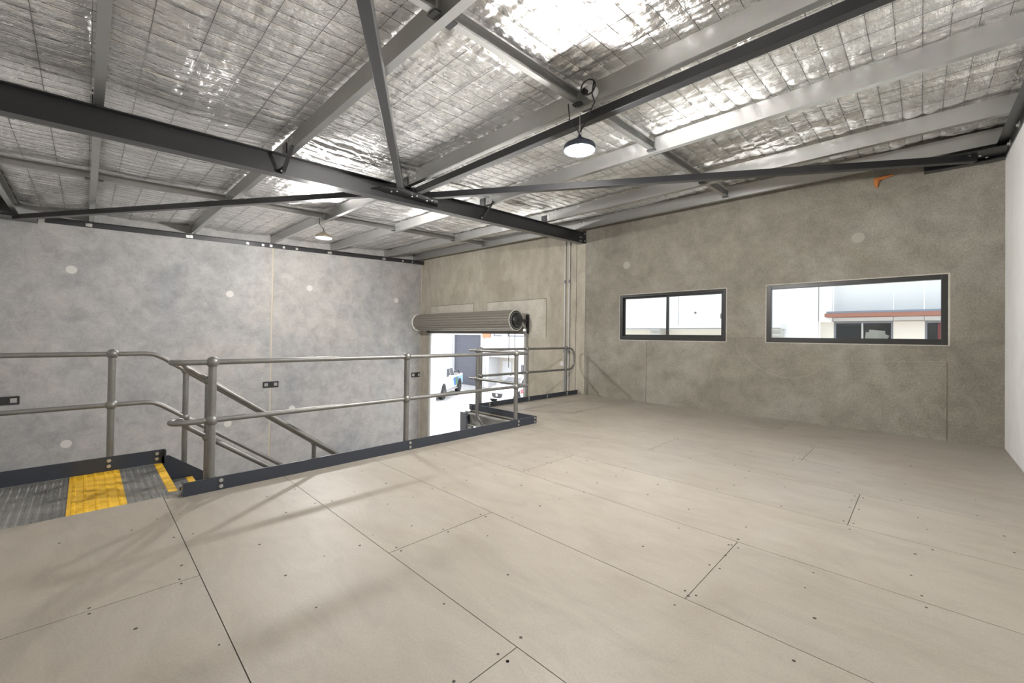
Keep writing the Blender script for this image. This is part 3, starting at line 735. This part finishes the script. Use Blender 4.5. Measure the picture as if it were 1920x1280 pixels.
for yy in (.80, 2.1):
    zt = ZT - .16 - SL * (yy - .78); zb = -RISE * (yy - .34) / GO - .1
    pp = MB().tube([(XS, yy, zb), (XS, yy, zt)], PR * .9, 12).build('stair_post', M['galv_pipe'], gr)
    for z in (zt, zt - (ZT - ZM)): MB().ball((XS, yy, z), BALL * .85, 14).build('ball_joint', M['galv_pipe'], pp)
# notch corner post shared by the return rail
pc = MB().tube([(-5.77, 5.0, ZT), (-5.77, 5.0, .03), (-5.762, 5.002, -.03), (-5.735, 5.012, -.09), (-5.695, 5.03, -.15), (-5.65, 5.05, -.205)], PR, 14).build('post', M['galv_pipe'], gr)
for z in (ZT, ZM): MB().ball((-5.77, 5.0, z), BALL, 16).build('ball_joint', M['galv_pipe'], pc)
# guard rail facing the roller door
XE = -6.145
g2 = thing('guardrail', (XE, 6.8, 0), 'galvanised pipe guardrail facing the roller door with a hooped end', 'guardrail')
for y in (5.41, 6.75, 8.14): post(g2, XE, y, -.05, ZT, ZM)
hoop = arc((XE, 8.28, ZT - .19), .19, math.pi / 2, 0, (0, 1, 0), (0, 0, 1), 7) + arc((XE, 8.28, ZM + .19), .19, 0, -math.pi / 2, (0, 1, 0), (0, 0, 1), 7)
MB().tube([(XE, 5.33, ZT)] + hoop + [(XE, 5.33, ZM)], RR, 12).build('hooped_rail', M['galv_pipe'], g2)
# landing guard rail and far stair handrail
XG = -5.89
g3 = thing('guardrail', (XG, .2, 0), 'galvanised pipe guardrail on the outer side of the landing and stair', 'guardrail')
post(g3, XG, .20, -.08, 1.165, .648)
for z0_, nm in ((1.165, 'top_rail'), (.648, 'mid_rail')):
    pts = [Vector((XG, YB + .03, z0_)), Vector((XG, .46, z0_)), Vector((XG, .53, z0_ - .012)), Vector((XG, .60, z0_ - .05)), Vector((XG, 3.4, z0_ - .05 - .745 * 2.8))]
    MB().tube(pts, RR, 12).build(nm, M['galv_pipe'], g3)
for yy in (.80, 2.2):
    zt = 1.115 - .745 * (yy - .60); pb_ = -.70 * (yy - .60) + .06
    pp = MB().tube([(XG, yy, pb_ - .12), (XG, yy, zt)], PR * .9, 12).build('stair_post', M['galv_pipe'], g3)
    for z in (zt, zt - .517): MB().ball((XG, yy, z), BALL * .85, 14).build('ball_joint', M['galv_pipe'], pp)
    MB().obox((XG, yy - .16, pb_ + .10), (XG, yy + .16, pb_ - .13), .07, .012).build('foot_clip', M['galv_dull'], g3)

# ------------------------------------------------------------------ lamps
def emis(name, c, s):
    mt = bpy.data.materials.new(name); mt.use_nodes = True; b = mt.node_tree.nodes['Principled BSDF']
    b.inputs['Base Color'].default_value = (.9, .9, .9, 1); b.inputs['Emission Color'].default_value = (*c, 1); b.inputs['Emission Strength'].default_value = s
    return mt
M['lens'] = emis('lit_lamp_lens', (.97, .985, 1.0), 9.0)
def highbay(x, y, z, ztop, label, body, r=.165):
    o = thing('high_bay_lamp', (x, y, z), label, 'lamp')
    MB().lathe([(r * .93, -.006), (r * .93, .004), (.0001, .004)], (x, y, z), 'Z', 40).build('lens', M['lens'], o)
    MB().lathe([(r * .93, -.004), (r * .96, -.012), (r, -.006), (r * 1.02, .03), (r * .94, .05), (r * .6, .058), (.0001, .058)], (x, y, z), 'Z', 40).build('housing', body, o)
    MB().lathe([(.030, -.016), (.030, 0), (.0001, 0)], (x, y, z - .006), 'Z', 20).build('sensor', M['sensor'], o)
    fin = MB()
    for k in range(20):
        t = 2 * math.pi * k / 20; c, s = math.cos(t), math.sin(t)
        fin.obox((x + c * .06, y + s * .06, z + .068), (x + c * r * .72, y + s * r * .72, z + .056), .006, .022)
    fin.build('cooling_fins', body, o)
    MB().lathe([(.075, .05), (.072, .10), (.045, .115), (.022, .125), (.018, .15), (.0001, .15)], (x, y, z), 'Z', 24).build('driver_cap', body, o)
    MB().tube(arc((x, y, z + .175), .026, -math.pi / 2, 1.5 * math.pi, (1, 0, 0), (0, 0, 1), 14), .006, 8).build('hook', M['galv_dull'], o)
    MB().tube([(x, y, z + .2), (x, y, ztop)], .004, 6).build('hanger', M['galv_dull'], o)
    dx_, dy_ = (.06, .02)
    MB().tube([(x + .02, y, z + .13), (x - .02, y - .03, z + .22), (x - .09, y - .06, z + (ztop - z) * .7), (x - .11, y - .06, ztop + .03)], .006, 8).build('cable', M['rubber'], o)
    L = bpy.data.lights.new('lamp_light', 'POINT'); L.shadow_soft_size = .09; L.energy = LAMP_POWER; L.color = (1.0, .98, .955)
    lo2 = bpy.data.objects.new('lamp_light', L); COL.objects.link(lo2); lo2.location = (x, y, z - .085); adopt_loc(lo2, o)
    return o
def adopt_loc(o, parent):
    o.parent = parent; o.matrix_parent_inverse = Matrix.Translation(-OFF[parent])
highbay(-2.58, 3.61, 3.375, zpur(0, 3.64) + .03, 'lit round high bay lamp hanging behind the level black brace', M['lampbody'])
highbay(-9.20, 3.56, 3.47, zpur(-9.2, 3.64) + .03, 'lit round high bay lamp hanging over the stair void near the left wall', M['lampwarm'])
# plug base with a coil of cable on the purlin above the near lamp
o = thing('ceiling_socket', (-2.44, 3.56, zpur(0, 3.6) + .05), 'white ceiling socket with a black plug and cable coil on a purlin', 'socket')
MB().lathe([(.062, 0), (.062, .07), (.05, .085), (.0001, .085)], (-2.40, 3.595, zpur(0, 3.6) + .075), 'Y', 20).xf(Matrix.Identity(4)).build('socket_base', M['white_pl'], o)
for ob in [c for c in o.children if c.name.startswith('socket_base')]: ob.location.y -= .08
MB().lathe([(.026, -.045), (.03, 0), (.022, .0), (.0001, .0)], (-2.445, 3.52, zpur(0, 3.6) + .075), 'Y', 16).build('plug', M['rubber'], o)
MB().tube(arc((-2.40, 3.49, zpur(0, 3.6) + .10), .075, 0, 2.2 * math.pi, (1, .2, 0), (0, 0, 1), 20) + [Vector((-2.36, 3.50, zpur(0, 3.6) + .02)), Vector((-2.34, 3.52, zpur(0, 3.6) - .06)), Vector((-2.48, 3.57, zpur(0, 3.6) - .19)), Vector((-2.57, 3.60, zpur(0, 3.6) - .26))], .007, 8).build('cable_coil', M['rubber'], o)

# ------------------------------------------------------------------ outside: yard, opposite buildings, vehicles
yd = struct(MB().box(-60, 25, YF + .2, 60, G - .3, G - .02).build('ground', M['conc_yard']))
YO = 22.3
ob = thing('warehouse', (-27, YO, G), 'pale warehouse across the yard with a slate grey roller shutter', 'building')
HT = 5.2
wall_boxes('Y', YO, YO + .3, -31.73, -13.6, G, HT, [(-31.73, -29.95, G, 1.35), (-28.9, -25.284, G, 1.485), (-24.42, -21.50, G, -.20), (-23.9, -22.94, 1.41, 2.3), (-22.37, -20.6, 1.39, 2.3), (-20.92, -20.05, -1.36, -.66)]).build('wall', M['paint_white'], ob)
MB().box(-45, -31.73, YO - .02, YO + .3, G, HT).build('wall', M['paint_white'], ob)
MB().box(-31.8, -29.9, YO + .9, YO + 1.0, G, 1.5).build('wall', M['paint_cream'], ob)
MB().box(-29.95, -28.95, YO - .12, YO, G, HT).build('pier', M['paint_blue'], ob)
sh = MB(); zz_ = G; prof = []
while zz_ < 1.48:
    prof += [(YO + .12, zz_), (YO + .12, zz_ + .03), (YO + .15, zz_ + .04), (YO + .15, zz_ + .07)]; zz_ += .08
prof += [(YO + .2, 1.49), (YO + .2, G)]
sh.prism(prof, 'X', -28.9, -25.28); sh.build('roller_shutter', M['shutter'], ob)
MB().box(-25.28, -24.95, YO - .10, YO, G, 1.55).build('pier', M['paint_white'], ob)
MB().box(-24.42, -21.50, YO + 1.2, YO + 1.3, G, .0).build('porch_wall', M['paint_cream'], ob)
MB().box(-24.42, -24.40, YO, YO + 1.3, G, 0).box(-21.52, -21.50, YO, YO + 1.3, G, 0).box(-24.42, -21.5, YO + .02, YO + 1.3, -.2, 0).build('porch_lining', M['paint_white'], ob)
dr = MB().box(-24.0, -23.0, YO + 1.15, YO + 1.2, G, -.55).build('porch_door', M['paint_white'], ob)
MB().box(-23.1, -23.04, YO + 1.12, YO + 1.15, -1.75, -1.55).build('handle', M['car_dark'], dr)
MB().lathe([(.16, 0), (.16, .06), (.1, .1), (.0001, .1)], (-22.1, YO + 1.10, -.62), 'Y', 18).build('porch_light', M['white_pl'], ob)
MB().tube(arc((-22.1, YO + 1.08, -.62), .17, -2.2, .9, (1, 0, 0), (0, 0, 1), 10), .03, 8).build('porch_light_rim', M['car_dark'], ob)
for a, b, c, d in ((-23.9, -22.94, 1.41, 2.3), (-22.37, -20.6, 1.39, 2.3), (-20.92, -20.05, -1.36, -.66)):
    wn = frame(MB(), a, b, c, d, YO + .05, YO + .12, .07).build('window', M['gridgrey'], ob)
    MB().box(a + .06, b - .06, YO + .08, YO + .09, c + .06, d - .06).build('pane', M['darkglass'] if c < 0 else M['paint_grey'], wn)
    if c < 0:
        for k in range(4): MB().box(a + .12 + k * .2, a + .16 + k * .2, YO + .02, YO + .06, c + .05, d - .05).build('bar', M['chrome'], wn)
sg = MB().box(-25.03, -24.14, YO - .16, YO - .11, 1.28, 1.95).build('sign_board', M['orange']); tag(sg, 'orange board high beside the grey shutter of the warehouse', 'sign')
MB().tube([(-25.0, YO - .11, 1.7), (-24.9, YO - .08, 1.2), (-24.72, YO - .05, .95), (-24.72, YO - .03, -2.0)], .02, 6).build('downpipe', M['paint_grey'], ob)
# wall with awning seen in the sliding window
b2 = thing('white_unit', (-8.5, YO, G), 'tall white unit across the yard with a flat grey awning', 'building')
wall_boxes('Y', YO - .4, YO - .1, -13.6, -9.19, G, 6.2, []).build('wall_panel', M['paint_white'], b2)
wall_boxes('Y', YO - .4, YO - .1, -9.165, -3.16, G, 6.2, []).build('wall_panel', M['paint_white'], b2)
wall_boxes('Y', YO - .4, YO - .1, -3.13, -2.69, 2.22, 6.2, []).build('wall_panel', M['paint_white'], b2)
MB().box(-13.6, -4.30, YO - 1.5, YO - .4, 1.90, 2.09).build('awning', M['paint_grey'], b2)
MB().box(-13.6, -4.9, YO - .42, YO - .405, G, 1.90).build('cream_band', M['paint_cream'], b2)
MB().box(-13.6, -4.30, YO - 1.52, YO - 1.5, 1.895, 1.925).build('awning_edge', M['gridgrey'], b2)
for x in (-4.75, -10.2):
    aw = MB().prism([(YO - 1.2, 1.9), (YO - .45, 1.9), (YO - .45, 1.42), (YO - .7, 1.42)], 'X', x - .2, x + .35).build('awning_bracket', M['galv_dull'], b2)
    for k in range(4): MB().box(x - .22, x + .37, YO - 1.2 + k * .17, YO - 1.14 + k * .17, 1.62 - .05 * k, 1.66 - .05 * k).build('rib', M['galv_dull'], aw)
MB().lathe([(.05, 0), (.05, .04)], (-8.3, YO - .44, 2.75), 'Y', 10).build('vent_plug', M['sensor'], b2)
# office block with brown canopy seen in the fixed window
b3 = thing('office_unit', (0, YO, G), 'cream office unit across the yard with a red-brown canopy edge', 'building')
H3 = 6.2
pan = [(-2.68, -.805, 2.23), (-.785, .066, 2.23), (.086, 4.0, 2.23)]
for a, b, c in pan: MB().box(a, b, YO - .05, YO + .15, c, H3).build('wall_panel', M['paint_grey'], b3)
MB().box(-3.13, -2.66, YO - .08, YO + .15, G, 2.21).build('wall_panel', M['paint_cream'], b3)
MB().box(-2.66, -.80, YO, YO + .15, 2.21, 2.40).build('wall_panel', M['paint_cream'], b3)
MB().box(-.79, .09, YO - .08, YO + .15, G, 2.20).box(-.79, 4, YO - .02, YO + .15, 2.20, 2.40).build('wall_panel', M['paint_cream'], b3)
MB().box(-2.66, -.79, YO - .05, YO + .15, G, 1.2).box(.09, 2.2, YO - .05, YO + .15, G, 1.2).box(2.2, 4, YO - .05, YO + .15, G, 2.2).build('wall_panel', M['paint_cream'], b3)
MB().box(-2.86, 4.0, YO - 1.0, YO + .1, 2.375, 2.52).build('canopy_fascia', M['fascia'], b3)
MB().box(-2.80, 4.0, YO - .98, YO + .1, 2.52, 2.60).build('canopy_flashing', M['fascia_top'], b3)
for a, b, c, d, nm in ((-2.66, -.79, 1.2, 2.21, 0), (.09, 2.2, 1.2, 2.2, 1)):
    wn = frame(MB(), a, b, c, d, YO - .06, YO + .06, .07).build('window', M['gridgrey'], b3)
    if nm == 0: MB().box(-1.76, -1.70, YO - .06, YO + .04, c + .07, d - .07).build('mullion', M['chrome'], wn)
    MB().box(a + .07, b - .07, YO + .02, YO + .03, c + .07, d - .07).build('pane', M['glass'], wn)
    MB().box(a - .1, b + .1, YO + 1.4, YO + 1.5, c - .3, d + .3).box(a - .1, b + .1, YO + .16, YO + 1.4, c - .32, c - .3).box(a - .1, b + .1, YO + .16, YO + 1.4, d + .15, d + .17).box(a - .12, a - .1, YO + .16, YO + 1.4, c - .3, d + .15).box(b + .1, b + .12, YO + .16, YO + 1.4, c - .3, d + .15).build('dark_room', M['dim'], b3)
def flatbox(x, z, w_, h, ry, y, label):
    o = MB().box(-w_/2, w_/2, -.02, .02, -h/2, h/2).build('carton', M['carton'], None, base=False); o.location = (x, y, z); o.rotation_euler = (0, ry, 0); OFF[o] = Vector((x, y, z)); tag(o, label, 'carton')
flatbox(-1.36, 1.62, .62, .26, .10, YO + .45, 'flattened pale carton leaning in the office window, long lower one')
flatbox(-1.30, 1.80, .50, .12, .12, YO + .40, 'thin pale carton lying on top of the pile in the office window')
flatbox(-1.02, 1.60, .16, .16, .5, YO + .35, 'small white tilted carton at the end of the pile in the office window')
o = MB().box(.44, .78, YO + .2, YO + .215, 1.0, 2.3).build('red_curtain', M['redcloth']); tag(o, 'red curtain strip behind the far office window', 'curtain')

# vehicles -------------------------------------------------------------------
def wheel(parent, mtx, x, y, r, w_, name='wheel'):
    wv_ = MB().lathe([(r * .62, -w_/2), (r * .93, -w_/2), (r, -w_ * .36), (r, w_ * .36), (r * .93, w_/2), (r * .62, w_/2)], (x, y, r), 'Y', 28).xf(mtx).build(name, M['rubber'], parent)
    s = 1 if y > 0 else -1
    rim = MB().lathe([(r * .62, 0), (r * .60, s * .02), (r * .2, s * .0), (r * .16, s * .04), (.0001, s * .04)], (x, y + s * w_ * .40, r), 'Y', 20).xf(mtx)
    rim.build('rim', M['car_dark'], wv_)
    sp = MB()
    for k in range(6):
        t = k * math.pi / 3; sp.obox((x, y + s * w_ * .46, r), (x + math.cos(t) * r * .58, y + s * w_ * .44, r + math.sin(t) * r * .58), .05, .03, (0, 1, 0))
    sp.xf(mtx).build('spokes', M['gridgrey'], wv_)
def ring_body(x, zb, zs, zt, wb_, ws, wt):
    """cross-section: sill, shoulder, top (half widths)"""
    return [(x, -wb_, zb), (x, -ws, zb + (zs - zb) * .35), (x, -ws, zs - .06), (x, -wt - (ws - wt) * .6, zt - (zt - zs) * .15), (x, -wt, zt), (x, wt, zt), (x, wt + (ws - wt) * .6, zt - (zt - zs) * .15), (x, ws, zs - .06), (x, ws, zb + (zs - zb) * .35), (x, wb_, zb)]
def ute():
    hd = Vector((.594, -.804, 0)); nrm = Vector((.804, .594, 0))
    fw = Vector((-22.04, 16.23, 0)); W = 2.08; WB = 3.85
    ctr = fw - hd * (WB / 2) - nrm * (W / 2 - .02)
    mtx = Matrix(((hd.x, -nrm.x * -1, 0, ctr.x), (hd.y, nrm.y, 0, ctr.y), (0, 0, 1, G - .02), (0, 0, 0, 1)))
    o = thing('pickup_truck', (ctr.x, ctr.y, G - .02), 'white dual cab pickup with blue and green side stripes in the yard', 'car')
    hw = W / 2
    # hull: nose, bonnet, doors, tray sides
    rs = [ring_body(2.86, .52, .98, 1.05, hw * .80, hw * .84, hw * .70), ring_body(2.74, .45, 1.06, 1.16, hw * .92, hw * .95, hw * .80), ring_body(2.4, .45, 1.14, 1.25, hw * .96, hw, hw * .85),
          ring_body(1.3, .45, 1.20, 1.31, hw * .96, hw, hw * .88), ring_body(1.0, .45, 1.22, 1.27, hw * .96, hw, hw * .90), ring_body(-1.15, .45, 1.24, 1.27, hw * .96, hw, hw * .92),
          ring_body(-1.2, .45, 1.24, 1.28, hw * .96, hw, hw * .92), ring_body(-2.9, .50, 1.26, 1.30, hw * .94, hw * .99, hw * .92), ring_body(-2.96, .55, 1.2, 1.26, hw * .9, hw * .95, hw * .9)]
    MB().loft(rs, True).xf(mtx).build('body', M['carpaint'], o)
    # cab
    def cabring(x, z, w_): return (x, w_, z)
    lower = [(1.22, -hw * .90, 1.24), (1.22, hw * .90, 1.24), (-1.12, hw * .92, 1.24), (-1.12, -hw * .92, 1.24)]
    upper = [(.42, -hw * .70, 1.93), (.42, hw * .70, 1.93), (-.92, hw * .72, 1.94), (-.92, -hw * .72, 1.94)]
    mid = [(.50, -hw * .72, 1.88), (.50, hw * .72, 1.88), (-.96, hw * .74, 1.89), (-.96, -hw * .74, 1.89)]
    cb = MB().loft([lower, mid, upper], False).xf(mtx).build('cab', M['carpaint'], o, bevel=.04)
    def lerp(a, b, t): return Vector(a) + (Vector(b) - Vector(a)) * t
    def glassq(c0, c1, c2, c3, u0, u1, v0, v1, out, name, mt=M['darkglass']):
        P = lambda u, v: lerp(lerp(c0, c1, u), lerp(c3, c2, u), v)
        q_ = [P(u0, v0), P(u1, v0), P(u1, v1), P(u0, v1)]; n_ = Vector(out)
        MB().add([p + n_ * .012 for p in q_] + [p - n_ * .02 for p in q_], [(0, 1, 2, 3), (7, 6, 5, 4), (0, 4, 5, 1), (1, 5, 6, 2), (2, 6, 7, 3), (3, 7, 4, 0)]).xf(mtx).build(name, mt, cb)
    glassq(lower[0], lower[1], mid[1], mid[0], .07, .93, .10, .93, (.6, 0, .6), 'windscreen', M['chrome'])
    for s, a, b, c, d in ((1, lower[1], lower[2], mid[2], mid[1]), (-1, lower[0], lower[3], mid[3], mid[0])):
        glassq(a, b, c, d, .10, .47, .14, .92, (0, s * .8, .3), 'side_window')
        glassq(a, b, c, d, .52, .92, .14, .92, (0, s * .8, .3), 'side_window')
    # stripes on the sides
    for s in (-1, 1):
        y_ = s * (hw + .004)
        for (xa, xb, sk, mt, nm) in ((-.35, -.05, .35, 'car_lblue', 'light_blue_stripe'), (-.85, -.35, .35, 'car_blue', 'blue_stripe'), (-1.35, -.85, .35, 'car_green', 'green_stripe'), (-1.65, -1.35, .35, 'car_blue', 'blue_stripe'), (-2.86, -1.65, .0, 'car_lblue', 'light_blue_panel')):
            MB().prism([(xa - (sk if nm != 'light_blue_panel' else 0) * .5, .62), (xb - sk * .5, .62), (xb + .1, 1.19), (xa + (.1 if nm != 'light_blue_panel' else 0), 1.19)], 'Y', y_ - .012, y_ + .006).xf(mtx).build(nm, M[mt], o)
        for x in (WB / 2, -WB / 2):
            MB().lathe([(.53, -.03), (.53, .03), (.0001, .03)], (x, s * (hw - .015), .50), 'Y', 26).xf(mtx).build('wheel_arch', M['car_dark'], o)
            wheel(o, mtx, x, s * (hw - .12), .44, .30)
        MB().box(-1.3, 1.3, s * hw * .98 - .06, s * hw * .98 + .06, .38, .44).xf(mtx).build('side_step', M['chrome'], o)
        MB().box(.78, .98, s * (hw + .16) - .12, s * (hw + .16) + .12, 1.25, 1.45).xf(mtx).build('mirror', M['carpaint'], o, bevel=.03)
        MB().box(2.62, 2.85, s * hw * .72 - .2, s * hw * .72 + .2, .88, 1.06).xf(mtx).build('headlight', M['chrome'], o, bevel=.03)
    MB().box(2.74, 2.90, -hw * .5, hw * .5, .72, 1.06).xf(mtx).build('grille', M['car_dark'], o, bevel=.03)
    MB().box(2.70, 2.98, -hw * .9, hw * .9, .46, .68).xf(mtx).build('bumper', M['carpaint'], o, bevel=.05)
    MB().box(-2.8, -1.2, -hw * .86, hw * .86, 1.27, 1.30).xf(mtx).build('tray_floor', M['car_dark'], o)
    sb = MB()
    for s in (-1, 1): sb.tube([(-1.25, s * hw * .8, 1.28), (-1.35, s * hw * .78, 1.55), (-2.3, s * hw * .8, 1.55), (-2.6, s * hw * .82, 1.30)], .04, 8)
    sb.tube([(-1.35, -hw * .78, 1.55), (-1.35, hw * .78, 1.55)], .04, 8).xf(mtx).build('sports_bar', M['car_dark'], o)
ute()
def hatch():
    hd = Vector((.15, -.989, 0)); hd.normalize(); nrm = Vector((-hd.y, hd.x, 0)) * -1     # nose to the camera side
    nose = Vector((-18.45, 17.6, 0)); ctr = nose - hd * 2.15
    mtx = Matrix(((hd.x, -hd.y, 0, ctr.x), (hd.y, hd.x, 0, ctr.y), (0, 0, 1, G - .02), (0, 0, 0, 1)))
    o = thing('hatchback_car', (ctr.x, ctr.y, G - .02), 'white hatchback with a dark curved grille parked by the porch', 'car')
    hw = .92
    rs = [ring_body(2.15, .35, .62, .70, hw * .55, hw * .62, hw * .45), ring_body(2.05, .28, .72, .82, hw * .80, hw * .86, hw * .62), ring_body(1.75, .25, .84, .93, hw * .92, hw * .97, hw * .72),
          ring_body(1.0, .25, .95, 1.04, hw * .95, hw, hw * .80), ring_body(-1.5, .25, 1.0, 1.07, hw * .95, hw, hw * .84), ring_body(-2.0, .35, .98, 1.08, hw * .9, hw * .94, hw * .78), ring_body(-2.12, .45, .9, 1.0, hw * .8, hw * .84, hw * .7)]
    MB().loft(rs, True).xf(mtx).build('body', M['carpaint'], o)
    lower = [(1.05, -hw * .84, 1.02), (1.05, hw * .84, 1.02), (-1.95, hw * .86, 1.04), (-1.95, -hw * .86, 1.04)]
    upper = [(.15, -hw * .62, 1.52), (.15, hw * .62, 1.52), (-1.55, hw * .62, 1.50), (-1.55, -hw * .62, 1.50)]
    cb = MB().loft([lower, upper], False).xf(mtx).build('cabin', M['carpaint'], o, bevel=.05)
    def quad(pts, out, nm, mt):
        n_ = Vector(out); pts = [Vector(p) for p in pts]
        MB().add([p + n_ * .015 for p in pts] + [p - n_ * .02 for p in pts], [(0, 1, 2, 3), (7, 6, 5, 4), (0, 4, 5, 1), (1, 5, 6, 2), (2, 6, 7, 3), (3, 7, 4, 0)]).xf(mtx).build(nm, mt, cb)
    quad([(.98, -hw * .76, 1.06), (.98, hw * .76, 1.06), (.22, hw * .58, 1.48), (.22, -hw * .58, 1.48)], (.45, 0, .8), 'windscreen', M['darkglass'])
    for s in (-1, 1):
        quad([(.75, s * hw * .825, 1.07), (-1.5, s * hw * .84, 1.08), (-1.3, s * hw * .645, 1.45), (.20, s * hw * .645, 1.46)], (0, s * .9, .3), 'side_window', M['darkglass'])
        for x in (1.35, -1.3):
            MB().lathe([(.37, -.03), (.37, .03), (.0001, .03)], (x, s * (hw - .015), .34), 'Y', 24).xf(mtx).build('wheel_arch', M['car_dark'], o)
            wheel(o, mtx, x, s * (hw - .10), .31, .2)
        MB().box(.72, .86, s * (hw + .06) - .09, s * (hw + .06) + .09, 1.0, 1.14).xf(mtx).build('mirror', M['carpaint'], o, bevel=.03)
    gp_ = [(-.42, .66), (.42, .66), (.36, .44), (.22, .36), (-.22, .36), (-.36, .44)]
    MB().prism([(a, b) for a, b in gp_], 'X', 2.02, 2.19).xf(mtx).build('grille', M['car_dark'], o, bevel=.02)
    MB().lathe([(.085, 0), (.085, .02), (.06, .03), (.0001, .03)], (2.19, 0, .54), 'X', 20).xf(mtx).build('emblem', M['chrome'], o)
    dk = MB()
    for k in range(5): dk.obox((1.62 - k * .13, hw + .006, .60), (1.56 - k * .13, hw + .006, .78), .05, .02, (1, 0, 0))
    dk.obox((1.66, hw + .006, .70), (1.02, hw + .006, .70), .02, .035); dk.xf(mtx).build('side_lettering', M['car_dark'], o)
    rd = MB().obox((.95, hw + .006, .58), (.70, hw + .006, .84), .02, .06).obox((.95, hw + .006, .84), (.70, hw + .006, .58), .02, .06); rd.xf(mtx).build('side_mark', M['car_red'], o)
    return o, mtx, hw
hc, hm, hhw = hatch()
